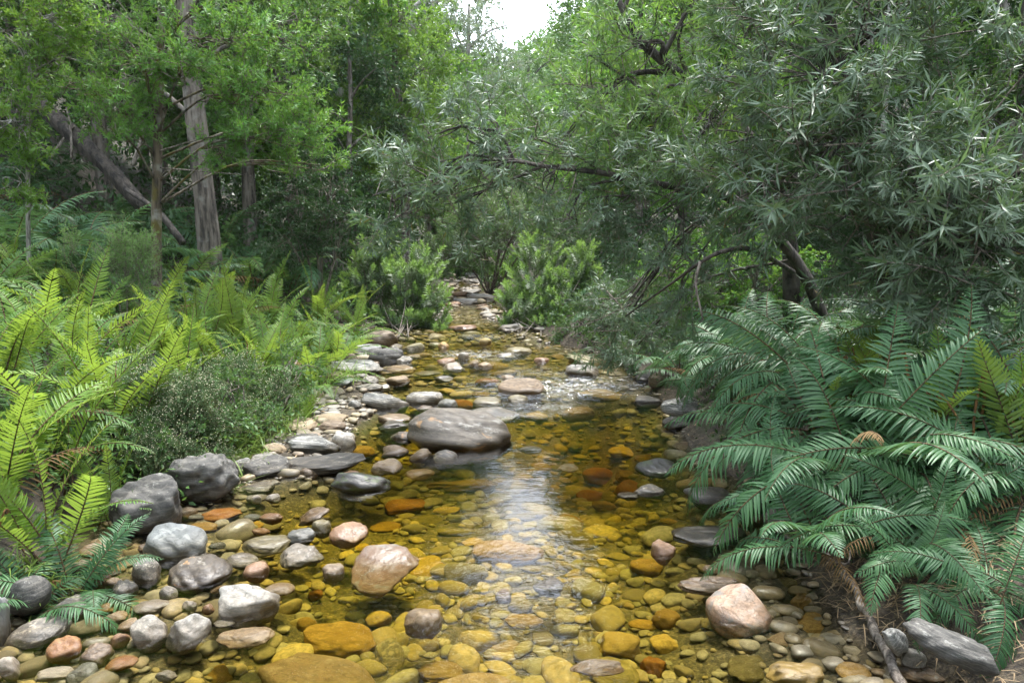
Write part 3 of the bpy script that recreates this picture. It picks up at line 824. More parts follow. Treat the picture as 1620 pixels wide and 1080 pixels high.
# further stones on the bed, each its own object, sharing a few worn shapes
PROT = {}
def proto(mt_, k, block):
    key = (mt_, k, round(block, 1))
    if key not in PROT:
        V, F = stone_verts(500 + 31 * k + sum(map(ord, mt_)), 3, block)
        A = Acc(); A.add(V, F); PROT[key] = A.mesh('stone', [SM[mt_]])
    return PROT[key]
g = np.random.default_rng(21)
CW = {'ochre': 'ochre', 'tan': 'tan', 'olive': 'olive', 'yellow': 'yellow', 'orange': 'orange', 'brown': 'brown', 'grey': 'grey', 'peach': 'peach', 'pale': 'pale grey', 'slate': 'blue-grey', 'dark': 'dark grey', 'white': 'whitish'}
cand = []
for _ in range(2600):                       # flat slabs along the sunny shore
    y = g.uniform(4.6, 10.5); l = float(edgeL(y)); cand.append((g.uniform(l - .25, l + 1.0), y, 1))
for _ in range(1500):                       # pale stones stepping up the far channel
    y = g.uniform(11.5, 25); cand.append((g.uniform(float(edgeL(y)), float(edgeR(y))), y, 2))
for _ in range(1500):                       # the near gravel bar
    y = g.uniform(2.6, 4.6); l = float(edgeL(y)); cand.append((g.uniform(l - .5, l + .5), y, 3))
for _ in range(9000):
    y = 2.6 + 8 * g.random() ** 1.7
    cand.append((g.uniform(float(edgeL(y)) - .2, float(edgeR(y)) + .1), y, 0))
quota = {1: 48, 2: 26, 3: 22, 0: 300}
nst = 0
PLACED = list(STONES)
for x, y, zone in cand:
    if nst >= 300 - len(HAND): break
    if quota[zone] <= 0: continue
    a = float(np.clip(g.lognormal(math.log((.135, .095, .10, .055)[zone]), .45), .04, .24)) * (1 + .04 * y)
    px, py = PX((x, y, zw(y)))
    if not (-10 < px < 1630 and py < 1095): continue
    gap = (.82, .62, .8, .7)[zone]
    if any((x - s[0]) ** 2 + (y - s[1]) ** 2 < (gap * (a + .5 * (s[2] + s[3]))) ** 2 for s in PLACED): continue
    dry = zone > 0 or (y > 5 and g.random() < .10)
    if 0.2 < x < 1.0 and 5.0 < y < 7.2: dry = False
    mt_ = g.choice(['grey', 'tan', 'pale', 'brown', 'slate', 'dark', 'peach', 'white'], p=[.24, .22, .15, .13, .1, .07, .05, .04]) if dry else g.choice(['ochre', 'tan', 'olive', 'yellow', 'orange', 'brown', 'grey'], p=[.26, .2, .22, .15, .04, .08, .05])
    if zone == 2: mt_ = g.choice(['pale', 'tan', 'white', 'peach'])
    b, c = a * g.uniform(.55, .95), a * g.uniform(.2, .45)
    gz = float(ground(x, y)); wl_ = float(zw(y))
    z = max(gz, wl_ - .04) + .25 * c if dry else min(gz + .45 * c, wl_ - .012 - c)
    flat = c / a < .33; longish = b / a < .68
    size = 'large' if a * FPX / y > 30 else ('small' if a * FPX / y < 15 else 'middle-sized')
    what = f"{size} {CW[mt_]} {'flat' if flat else ('long' if longish else 'rounded')} stone" + ('' if dry else ' under water')
    lab = say_where(px, py, what, SMARK)
    if not lab: continue
    o = obj('stone', proto(mt_, int(g.integers(4)), .85 if zone in (1, 2) else g.choice([.35, .6, .9])), None, (x, y, z), (g.uniform(-.15, .15), g.uniform(-.15, .15), g.uniform(-.6, .6) + (0 if g.random() < .7 else 1.4)), (a, b, c))
    tag(o, lab, 'stone', 'stones in and beside the stream')
    PLACED.append((x, y, a, b)); nst += 1; quota[zone] -= 1
# the many small pebbles between them
A = Acc(); D1, F1 = ICO[1]; D2, F2 = ICO[2]
peb = [stone_verts(900 + k, 2, .35 + .15 * k)[0] for k in range(4)]
npb = 0
for _ in range(30000):
    if npb >= 6800: break
    y = 2.4 + 12 * g.random() ** 1.8 if g.random() < .93 else g.uniform(12, 27); l, r = float(edgeL(y)), float(edgeR(y))
    x = g.uniform(l - .5, r + .15)
    a = float(np.clip(g.lognormal(math.log(.036), .62), .016, .14)) * (1 if y < 11 else 1.7)
    if a > .05:
        if any((x - s[0]) ** 2 + (y - s[1]) ** 2 < (.6 * (a + .5 * (s[2] + s[3]))) ** 2 for s in PLACED): continue
        PLACED.append((x, y, a, a * .8))
    sc = np.array([a, a * g.uniform(.55, .95), a * g.uniform(.25, .5)])
    t = g.uniform(0, 6.28); ct, st = math.cos(t), math.sin(t)
    base, F = (peb[int(g.integers(4))], F2) if (a > .035 and y < 7) else (peb[int(g.integers(4))][:42], F1)
    V = base * sc; V = np.stack([V[:, 0] * ct - V[:, 1] * st, V[:, 0] * st + V[:, 1] * ct, V[:, 2]], 1)
    gz = float(ground(x, y))
    z = gz + .35 * sc[2]
    if not barmask(x, y): z = min(z, float(zw(y)) - .01 - sc[2])
    A.add(V + np.array([x, y, z]), F); npb += 1
tag(obj('streambed_pebbles', A.mesh('streambed_pebbles', [PEB])), 'small mixed pebbles covering the bed and the gravel bar', 'pebbles', None, 'stuff')
# fine shore gravel by the long dark slab and on the bar
A = Acc()
for (px, py, rx, ry, n_) in ((430, 772, .42, .2, 420), (690, 728, .25, .1, 160), (310, 940, .4, .15, 260), (180, 950, .7, .35, 500), (600, 690, .3, .25, 120)):
    c = GW(px, py)
    for _ in range(n_):
        x, y = c[0] + g.normal() * rx * .6, c[1] + g.normal() * ry * .6
        a = g.uniform(.008, .024)
        V = stone_like = peb[int(g.integers(4))][:12 if a < .014 else 42]
        F = ico(0)[1] if len(V) == 12 else F1
        z = float(ground(x, y)) + .3 * a
        if z < float(zw(y)) - .03: continue
        A.add(V * np.array([a, a * .8, a * .6]) + np.array([x, y, z]), F)
tag(obj('shore_gravel', A.mesh('shore_gravel', [PEB])), 'fine pale gravel between the shore stones', 'gravel', None, 'stuff')

# ------------------------------------------------------------------ ferns
def make_frond(seed, L=1.0, pairs=32, pl=.2, pw=.024, a0=75, bend=70, mat=F_DRK, stem=STEMB, bare=.14, droopy=.35, lift=.1):
    """a pinnate frond that rises from the origin and arches over in +X"""
    g = np.random.default_rng(seed)
    n = 22
    t = np.linspace(0, 1, n)
    ang = np.radians(a0 - bend * t ** 1.25 + 3 * np.sin(6 * t + g.uniform(0, 6)))
    ds = L / (n - 1)
    x = np.r_[0, np.cumsum(np.cos(ang[:-1]) * ds)]; z = np.r_[0, np.cumsum(np.sin(ang[:-1]) * ds)]
    yv = .05 * L * np.sin(2.2 * t + g.uniform(0, 6)) * t
    P = np.stack([x, yv, z], 1)
    A = Acc()
    V, T, Q = tube(P, np.linspace(.0065, .0016, n) * (L ** .5), 4); A.add(V, T, Q, 1)
    tt = np.linspace(bare, .985, pairs)
    prof = np.sin(np.pi * np.clip((tt - bare) / (1 - bare) * .93 + .07, 0, 1) ** .62) ** .72
    for s in (-1, 1):
        for u, k in zip(tt, prof):
            u = min(.999, u + .006 * s + g.normal() * .004)
            f = u * (n - 1); i = min(int(f), n - 2); w = f - i
            p = P[i] * (1 - w) + P[i + 1] * w
            tg = unit(P[i + 1] - P[i]); side = unit(np.cross(tg, [0, 1, 0])); up = np.array([-tg[2], 0, tg[0]])
            sd = np.array([0, 1, 0]) * s
            fw = .30 + .75 * u * u
            d = unit(sd + tg * (fw + g.normal() * .08) + up * (lift + g.normal() * .09))
            ln = pl * max(k, .08) * g.uniform(.88, 1.08)
            if g.random() < .02: continue
            wv = unit(np.cross(d, up)) ; wd = pw * (.55 + .45 * k)
            nrm = np.cross(wv, d)
            ss = np.array([0, .28, .62, .86, 1.0]); ww = np.array([.75, 1.0, .8, .42, 0]) * wd / 2
            c = p + np.outer(ss, d) * ln
            c[:, 2] -= droopy * ln * ss ** 2 * g.uniform(.6, 1.3)
            c += np.outer(ss ** 2 * ln * .16 * g.uniform(.2, 1.2), tg)
            lv = c + np.outer(ww, wv); rv = c - np.outer(ww, wv); cv = c - np.outer(ww * .5, nrm)
            lft, rgt, mid = lv[:4], rv[:4], cv[:4]
            VV = np.vstack([lft, mid, rgt, c[4:5]])
            q = []
            for a in range(3):
                q += [(a, a + 1, 4 + a + 1, 4 + a), (4 + a, 4 + a + 1, 8 + a + 1, 8 + a)]
            A.add(VV, [(3, 12, 7), (7, 12, 11)], q, 0)
    return A.mesh('frond', [mat, stem])
FR = {
 'yel': [make_frond(10 + k, L=1.0, pairs=37, pl=.115, pw=.0155, a0=84 - 3 * k, bend=24 + 12 * k, mat=F_YEL, bare=.2, droopy=.15, lift=.25) for k in range(5)],
 'mid': [make_frond(30 + k, L=.9, pairs=36, pl=.115, pw=.0145, a0=74 - 3 * k, bend=58 + 14 * k, mat=F_MID, bare=.15, droopy=.25) for k in range(5)],
 'drk': [make_frond(50 + k, L=1.1, pairs=40, pl=.175, pw=.018, a0=66 - 6 * k, bend=66 + 12 * k, mat=F_DRK, bare=.16, droopy=.5, lift=.05) for k in range(6)],
 'fresh': [make_frond(70 + k, L=.8, pairs=26, pl=.12, pw=.018, a0=84 - 3 * k, bend=22 + 10 * k, mat=F_YEL, bare=.2, droopy=.1, lift=.4) for k in range(3)],
}
F_DED = leaf_mat('withered_frond', (.11, .065, .025), (.22, .14, .06), trans=.2, rough=.8)
DEADF = [make_frond(90 + k, L=.9, pairs=24, pl=.10, pw=.012, a0=45 - 12 * k, bend=75 + 10 * k, mat=F_DED, bare=.1, droopy=.9, lift=-.1) for k in range(3)]
def make_fiddle(seed):
    g = np.random.default_rng(seed)
    h = g.uniform(.42, .62)
    t = np.linspace(0, 1, 14)
    st = np.stack([.10 * t ** 2, .02 * np.sin(4 * t), h * t], 1)
    th = np.linspace(0, 2.6 * np.pi, 34)
    rr = .021 * (1 - th / (2.6 * np.pi) * .86)
    c = st[-1] + np.array([.021, 0, 0])
    sp = np.stack([c[0] - rr * np.cos(th), c[1] + 0 * th, c[2] + rr * np.sin(th)], 1)
    A = Acc()
    V, T, Q = tube(np.vstack([st, sp[1:]]), np.r_[np.linspace(.008, .0075, 14), np.linspace(.0075, .005, 33)], 6, rough=.08, seed=seed); A.add(V, T, Q, 0)
    for k in range(9):
        u = .45 + .5 * k / 9; f = u * 13; i = int(f); p = st[i]
        for s in (-1, 1):
            D = unit(np.array([.5, s, .5])); leaves(A, [p], [D], [[0, 0, 1]], .075 * (1 - .6 * u), .012, m=1)
    return A.mesh('fiddlehead', [FIDD, F_YEL])
FID = [make_fiddle(k) for k in range(3)]
def fern(x, y, kind, nf, sc, label, group, lean=None, spread=1.0, mix=None, fid=0, seed=0, z=None, arc=(0, 6.283)):
    g = np.random.default_rng(int(1e4 + seed * 17))
    z = float(ground(x, y)) - .03 if z is None else z
    t = thing('fern', label, 'fern', (x, y, z), group)
    a0 = g.uniform(0, 6.28)
    for i in range(nf):
        k = kind if not mix or g.random() > .3 else mix
        me = FR[k][int(g.integers(len(FR[k])))]
        az = arc[0] + (arc[1] - arc[0]) * ((i + g.uniform(-.35, .35) + .5) / nf) + (a0 if arc[1] - arc[0] > 6 else 0)
        q = Quaternion((0, 0, 1), az) @ Quaternion((0, 1, 0), g.uniform(-.18, .22) * spread) @ Quaternion((1, 0, 0), g.normal() * .22)
        if lean is not None:
            q = Quaternion((-lean[1], lean[0], 0), math.hypot(*lean)) @ q
        obj('frond', me, t, (g.normal() * .05, g.normal() * .05, 0), q, sc * g.uniform(.78, 1.12))
    for i in range(1 if nf > 6 and g.random() < .75 else 0):
        obj('withered_frond', DEADF[int(g.integers(3))], t, (0, 0, 0), Quaternion((0, 0, 1), g.uniform(0, 6.28)) @ Quaternion((0, 1, 0), g.uniform(-.3, .3)), sc * g.uniform(.7, 1))['label'] = 'withered brown frond'
    for i in range(fid):
        obj('fiddlehead', FID[i % 3], t, (g.normal() * .10, g.normal() * .1, 0), (g.normal() * .15, g.normal() * .15, g.uniform(0, 6.28)), g.uniform(.75, 1.05) * sc)
    return t
FMARK = [(240,805,110,'overhanging dark boulder'), (323,752,110,'big grass-hung boulder'), (560,581,90,'flat grey shore rock'), (609,545,70,'boulders at the bend'), (330,400,50,'tall grey trunk'), (250,390,30,'mossy thin trunk'),
 (270,590,150,'cream-flowered silver shrub'), (150,230,100,'leaning dead log'), (205,380,70,'feathery pale sapling'), (640,470,120,'streamside shrub'), (20,880,60,'shaded gravel'), (440,660,60,'grassy shore')]
RMARK = [(1128,846,130,'long log-like rock'), (1170,965,100,'rounded pink rock'), (1370,970,90,'fallen grey branch'), (1505,1020,140,'long grey slab'), (1075,641,60,'shaded shore rocks'), (1041,742,70,'black wet rock'), (1180,400,80,'curved bare bough'),
 (1390,540,60,'rusty fiddleheads'), (1500,930,90,'dry root litter'), (1400,330,200,'big grey-green tree')]
gf = np.random.default_rng(5)
LF = 'ferns on the sunny bank'
def lfern(px, Y, kind, nf, sc, words, lean=None, mix=None, **k):
    x = (px - 810) / FPX * Y
    p = PX((x, Y, float(ground(x, Y)) + .5 * sc))
    lab = say_where(p[0], p[1], words, FMARK) or say_where(p[0], p[1], words + ' among others', FMARK)
    return fern(x, Y, kind, nf, sc, lab, LF if px < 700 else 'ferns on the shaded bank', lean, mix=mix, seed=int(px * 3 + Y * 100), **k)
# bright bank: (px of the clump foot, distance, kind, fronds, size)
for a in [
 (15, 3.35, 'yel', 6, .78, 'tall bright yellow-green fern', (-.05, .05)), (-60, 3.5, 'yel', 8, .95, 'tall bright yellow-green fern', (.1, .1)), (130, 4.1, 'mid', 5, .6, 'low green fern', (0, .1)),
 (60, 4.3, 'yel', 8, 1.0, 'tall yellow-green fern', None), (165, 4.9, 'yel', 9, .95, 'tall yellow-green fern', None), (-20, 5.0, 'yel', 8, 1.0, 'tall yellow-green fern', None),
 (40, 5.8, 'yel', 8, 1.0, 'yellow-green fern', None), (110, 6.4, 'yel', 8, 1.0, 'yellow-green fern', None), (190, 5.9, 'yel', 8, .9, 'yellow-green fern', None), (-30, 6.8, 'mid', 8, 1.0, 'green fern', None),
 (255, 6.6, 'yel', 9, .85, 'yellow-green fern', None), (395, 7.0, 'yel', 8, .85, 'yellow-green fern', (.2, 0)), (450, 7.7, 'yel', 9, .95, 'yellow-green fern', (.2, 0)),
 (300, 7.6, 'yel', 8, 1.0, 'yellow-green fern', None), (375, 8.0, 'yel', 8, .95, 'yellow-green fern', None), (445, 8.8, 'mid', 8, 1.0, 'green fern', None), (505, 9.0, 'yel', 8, .9, 'yellow-green fern', (.2, -.1)),
 (540, 10.2, 'mid', 8, 1.0, 'green fern', (.1, 0)), (500, 10.6, 'yel', 8, 1.0, 'yellow-green fern', None), (420, 9.8, 'mid', 8, 1.0, 'green fern', None), (350, 9.2, 'yel', 8, .9, 'yellow-green fern', None),
 (490, 7.4, 'mid', 9, .9, 'arching green fern', (.3, -.1)), (525, 8.6, 'mid', 8, .85, 'arching green fern', (.3, -.1)),
 (235, 8.0, 'mid', 8, .9, 'green fern', None), (470, 6.4, 'mid', 6, .55, 'small arching fern', (.25, -.1)), (280, 6.0, 'mid', 7, .8, 'slender green fern', None), (350, 7.0, 'mid', 7, .8, 'slender green fern', None), (420, 7.3, 'yel', 7, .8, 'slender yellow-green fern', None), (200, 5.3, 'mid', 6, .65, 'small green fern', None), (100, 5.3, 'mid', 7, .9, 'slender green fern', None), (20, 4.5, 'mid', 7, .9, 'slender green fern', None), (140, 7.6, 'mid', 8, .9, 'green fern', None), (40, 7.8, 'mid', 8, .9, 'green fern', None),
 (560, 11.2, 'yel', 8, .9, 'yellow-green fern', None)]:
    lfern(a[0], a[1], a[2], a[3] + 4, a[4] * 1.06, a[5], lean=a[6], mix='yel' if a[2] == 'mid' else 'mid', fid=1 if a[2] == 'yel' and a[0] % 2 else 0)
# two low dark ferns above the gravel bar, and the dim ones under the trees
lfern(80, 3.25, 'drk', 9, .50, 'low glossy blue-green fern', lean=(.15, -.35))
lfern(10, 3.1, 'drk', 8, .48, 'drooping dark fern', lean=(.1, -.3))
for a in [(20, 9.0, 1.2), (90, 8.6, 1.1), (150, 9.4, 1.2), (215, 9.0, 1.1), (60, 10.2, 1.2), (130, 10.8, 1.2), (290, 10.2, 1.1), (395, 11.4, 1.2), (460, 12.0, 1.2), (-20, 8.2, 1.1), (180, 8.3, 1.0), (350, 12.4, 1.2), (20, 11.6, 1.2), (220, 11.6, 1.2)]:
    lfern(a[0], a[1], 'drk', 10, a[2] * 1.22, 'dim blue-green fern under the trees', mix='mid' if a[0] > 280 else None)
# shaded bank: x, y, fronds, size, lean
RF = 'ferns on the shaded bank'
def rfern(px, Y, z, nf, sc, words, lean=None, kind='drk', **k):
    x = (px - 810) / FPX * Y
    p = PX((x, Y, z + .4 * sc))
    lab = say_where(p[0], p[1], words, RMARK) or say_where(p[0], p[1], words + ' among others', RMARK)
    return fern(x, Y, kind, nf, sc, lab, RF, lean, seed=int(px * 5 + Y * 100), z=z, **k)
for a in [
 (1345, 5.3, .52, 9, 1.1, 'dark arching fern', (-.15, -.1)), (1420, 5.6, .62, 8, 1.05, 'dark arching fern', (-.1, 0)), (1290, 5.9, .5, 8, .95, 'dim arching fern', (-.25, 0)),
 (1330, 4.35, .42, 10, 1.05, 'large blue-green fern', (-.32, -.18)), (1430, 4.3, .48, 9, 1.0, 'large blue-green fern', (-.1, -.2)), (1375, 3.7, .38, 11, .98, 'large glossy blue-green fern', (-.3, -.30)),
 (1500, 3.6, .42, 10, .92, 'large glossy blue-green fern', (-.05, -.4)), (1560, 4.2, .5, 9, 1.0, 'pale green fern', (0, -.15)), (1640, 3.9, .55, 9, 1.0, 'pale green fern', (-.1, -.2)),
 (1660, 3.3, .42, 9, .9, 'dark drooping fern', (-.2, -.3)), (1315, 3.25, .16, 9, .68, 'low dark fern', (-.4, -.2)), (1620, 2.75, .22, 8, .48, 'low dark fern', (-.2, -.35)), (1450, 3.15, .26, 7, .55, 'low dark fern', (-.25, -.45)), (1545, 3.2, .3, 8, .6, 'low dark fern', (-.15, -.4)), (1480, 2.95, .2, 7, .42, 'small low dark fern', (-.2, -.4)), (1250, 3.9, .2, 8, .6, 'low dark fern', (-.4, -.1)),
 (1300, 5.0, .58, 9, 1.0, 'high arching fern', (-.3, -.05)), (1240, 6.2, .5, 9, 1.0, 'high arching fern', (-.3, 0)), (1180, 6.9, .45, 8, 1.0, 'high arching fern', (-.3, 0)), (1075, 7.6, .22, 8, .75, 'small dim fern', (-.2, -.1)), (1030, 9.6, .35, 8, .85, 'small dim fern', (-.1, -.1)), (985, 10.8, .4, 8, .85, 'small dim fern', (-.1, -.1)), (1120, 6.6, .3, 7, .65, 'small dim fern', (-.3, -.2)), (1000, 11.8, .6, 8, 1.0, 'dim fern', None), (1260, 4.9, .3, 7, .7, 'low dim fern', (-.5, -.15)), (1500, 5.2, .7, 8, 1.0, 'dim arching fern', None), (1600, 5.3, .8, 8, 1.0, 'dim arching fern', None), (1250, 6.8, .5, 8, .9, 'dim arching fern', (-.2, 0)), (1180, 7.4, .4, 8, .9, 'dim arching fern', (-.2, 0)), (1120, 8.2, .35, 7, .8, 'dim arching fern', (-.3, 0))]:
    rfern(*a[:6], lean=a[6])
for a in [(1500, 3.8, .45, 4, .95, 'fresh upright yellow-green fern'), (1590, 3.75, .5, 4, 1.0, 'fresh upright yellow-green fern'), (1395, 4.5, .5, 3, .8, 'fresh upright yellow-green fern'), (1640, 3.5, .45, 4, .9, 'fresh upright yellow-green fern'), (1340, 4.0, .42, 3, .6, 'fresh upright yellow-green fern')]:
    rfern(*a, kind='fresh', fid=3)
rfern(1372, 4.9, .52, 2, .8, 'fern with a cluster of rusty fiddleheads', kind='fresh', fid=8)

# ------------------------------------------------------------------ leafy sprays
def arrmesh(A, name, mats): return A.mesh(name, mats)
def spray_whorl(seed, leaf, L=.5, LL=.108, LW=.0148, fine=True, tw=BK_TWIG, side=5, per=9):
    """twig along +X whose side shoots end in rosettes of narrow leaves"""
    g = np.random.default_rng(seed); A = Acc()
    n = 8; t = np.linspace(0, 1, n)
    main = np.stack([L * t, .06 * L * np.sin(3 * t + g.uniform(0, 6)), .10 * L * np.sin(2.2 * t) + .1 * L * t * g.normal()], 1)
    V, T, Q = tube(main, np.linspace(.006, .002, n), 4); A.add(V, T, Q, 1)
    tips = [(main[-1], unit(main[-1] - main[-2]))]
    for k in range(side):
        u = g.uniform(.2, .95); i = int(u * (n - 1)); p = main[i]
        ph = g.uniform(0, 6.28)
        d = unit(np.array([.8, math.cos(ph), .75 * math.sin(ph) + .25])); ln = L * g.uniform(.2, .42)
        e = p + d * ln + np.array([0, 0, .04 * L])
        V, T, Q = tube(curve([p, p + d * ln * .55, e], 4), np.linspace(.0035, .0017, 4), 3); A.add(V, T, Q, 1)
        tips.append((e, unit(e - p)))
        tips.append((p + d * ln * .5, d)) if g.random() < .4 else None
    P, D, Nn, LLs = [], [], [], []
    for p, d in tips:
        a = unit(np.cross(d, [.1, .2, .97])); b = np.cross(a, d)
        for ring, (back, spread, cnt) in enumerate(((0, .30, 3), (.025, .66, per - 3), (.07, .95, per - 4), (.12, 1.1, per - 5))):
            o = g.uniform(0, 6.28)
            for j in range(cnt):
                if g.random() < .12: continue
                th = o + j * 6.283 / cnt + g.normal() * .2
                rd = math.cos(th) * a + math.sin(th) * b
                sp = spread + g.normal() * .32
                dd = unit(d * math.cos(sp) + rd * math.sin(sp) + np.array([0, 0, -.20 + .24 * g.normal()]))
                P.append(p - d * back); D.append(dd)
                Nn.append(d * .8 - rd * .3 + np.array([0, 0, .35])); LLs.append(LL * g.uniform(.45, 1.18) * (.8 if ring == 0 else 1))
    LLs = np.array(LLs)
    leaves(A, P, D, Nn, LLs, LLs * (LW / LL) * g.uniform(.8, 1.15, len(LLs)), .22, g.uniform(-.05, .25), 0, fine)
    return A
def spray_leafy(seed, L=.5, n=90, LL=.06, LW=.022, fine=True, flat=.5, side=7):
    """twig along +X with many small leaves along its shoots"""
    g = np.random.default_rng(seed); A = Acc()
    m = 7; t = np.linspace(0, 1, m)
    main = np.stack([L * t, .08 * L * np.sin(3 * t + g.uniform(0, 6)), -.06 * L * t ** 2 + .05 * L * g.normal() * t], 1)
    V, T, Q = tube(main, np.linspace(.005, .0015, m), 3, cap=False); A.add(V, T, Q, 1)
    segs = [(main[1], main[-1])]
    for k in range(side):
        u = g.uniform(.1, .9); p = main[int(u * (m - 1))]
        d = unit(np.array([.7, g.choice([-1, 1]) * g.uniform(.5, 1.1), g.normal() * flat])); e = p + d * L * g.uniform(.22, .5) * (1.1 - .5 * u)
        V, T, Q = tube(np.stack([p, (p + e) / 2, e]), [.003, .002, .001], 3, cap=False); A.add(V, T, Q, 1)
        segs.append((p, e))
    P, D, Nn = [], [], []
    for i in range(n):
        a, b = segs[int(g.integers(len(segs)))]
        u = g.uniform(.15, 1.0); ax = unit(b - a)
        P.append(a + (b - a) * u); D.append(unit(ax * .7 + unit(g.normal(size=3)) * .85)); Nn.append(np.array([0, 0, 1]) + g.normal(size=3) * .55)
    LLs = LL * g.uniform(.6, 1.2, n)
    leaves(A, P, D, Nn, LLs, LLs * LW / LL, .2, .1, 0, fine)
    return A
def spray_shoot(seed, L=.55, n=60, LL=.085, LW=.015):
    """upright leafy shoot along +X, narrow leaves spiralling all the way to the tip"""
    g = np.random.default_rng(seed); A = Acc()
    t = np.linspace(0, 1, 8)
    main = np.stack([L * t, .05 * L * np.sin(3 * t + g.uniform(0, 6)), .05 * L * np.sin(2.5 * t + g.uniform(0, 6))], 1)
    V, T, Q = tube(main, np.linspace(.006, .002, 8), 4); A.add(V, T, Q, 1)
    P, D, Nn = [], [], []
    for i in range(n):
        u = .15 + .85 * (i / n) ** .8; f = u * 7; k = min(int(f), 6); p = main[k] + (main[k + 1] - main[k]) * (f - k)
        th = i * 2.399 + g.normal() * .2; sp = 1.05 - .65 * u ** 3 + g.normal() * .15
        rd = np.array([0, math.cos(th), math.sin(th)])
        P.append(p); D.append(np.array([math.cos(sp), 0, 0]) + rd * math.sin(sp)); Nn.append(np.array([1.0, 0, 0]) - rd * .3)
    LLs = LL * g.uniform(.7, 1.15, n) * (1 - .35 * np.linspace(0, 1, n) ** 4)
    P, D, Nn = np.array(P), np.array(D), np.array(Nn); k = int(n * .62)
    leaves(A, P[:k], D[:k], Nn[:k], LLs[:k], LLs[:k] * LW / LL, .2, .15, 0, True)
    leaves(A, P[k:], D[k:], Nn[k:], LLs[k:], LLs[k:] * LW / LL, .2, .15, 2, True)
    return A
SP = {}
def sprays(key, mat, fn, n, name='leafy_branch', tw=BK_TWIG):
    SP[key] = [fn(k).mesh(name, [mat, tw]) for k in range(n)]
sprays('oleander', L_OL, lambda k: spray_whorl(100 + k, L_OL), 10)
L_OLB = leaf_mat('fresh_narrow_leaf', (.040, .110, .028), (.110, .22, .060), back=(.12, .19, .08), trans=.38, rough=.42, tcol=(.28, .46, .06), old=(.22, .17, .03))
sprays('oleander_fresh', L_OLB, lambda k: spray_whorl(110 + k, L_OLB, LL=.105, LW=.015), 7)
sprays('oleander_small', L_OLL, lambda k: spray_whorl(120 + k, L_OLL, L=.42, LL=.085, LW=.015, side=6, per=8), 5)
L_TIP = leaf_mat('young_tip_leaf', (.13, .24, .05), (.22, .34, .09), trans=.36, rough=.5, tcol=(.34, .5, .1))
SP['shoot'] = [spray_shoot(140 + k, n=80, LL=.11, LW=.024).mesh('leafy_shoot', [L_OLL, BK_TWIG, L_TIP]) for k in range(6)]
sprays('yellowwood', L_YW, lambda k: spray_whorl(160 + k, L_YW, L=.5, LL=.075, LW=.0175, side=8, per=8), 6)
sprays('broad', L_MID, lambda k: spray_leafy(180 + k, n=110), 5)
sprays('broad_bright', L_YW, lambda k: spray_leafy(200 + k, n=110, LL=.055, LW=.026), 5)
sprays('broad_yellow', L_YEL, lambda k: spray_leafy(220 + k, n=120, LL=.06, LW=.02), 5)
sprays('broad_dark', L_DRK, lambda k: spray_leafy(240 + k, n=110, LL=.06, LW=.024), 5)
sprays('round', L_YW, lambda k: spray_leafy(260 + k, L=.45, n=70, LL=.05, LW=.034), 4)
sprays('pale', L_PAL, lambda k: spray_leafy(280 + k, L=.8, n=150, LL=.08, LW=.02), 4)
# coarse ones for the far crowns (one quad per leaf)
FAR = {}
def farset(key, mat, LL, LW, n=70, L=.9):
    FAR[key] = ([spray_leafy(300 + k + len(key), L=L, n=n, LL=LL, LW=LW, fine=False, side=6).arrays() for k in range(3)], mat)
farset('mid', L_MID, .13, .05); farset('bright', L_YW, .12, .05); farset('yellow', L_YEL, .13, .045); farset('dark', L_DRK, .13, .055); farset('pale', L_PAL, .12, .03)

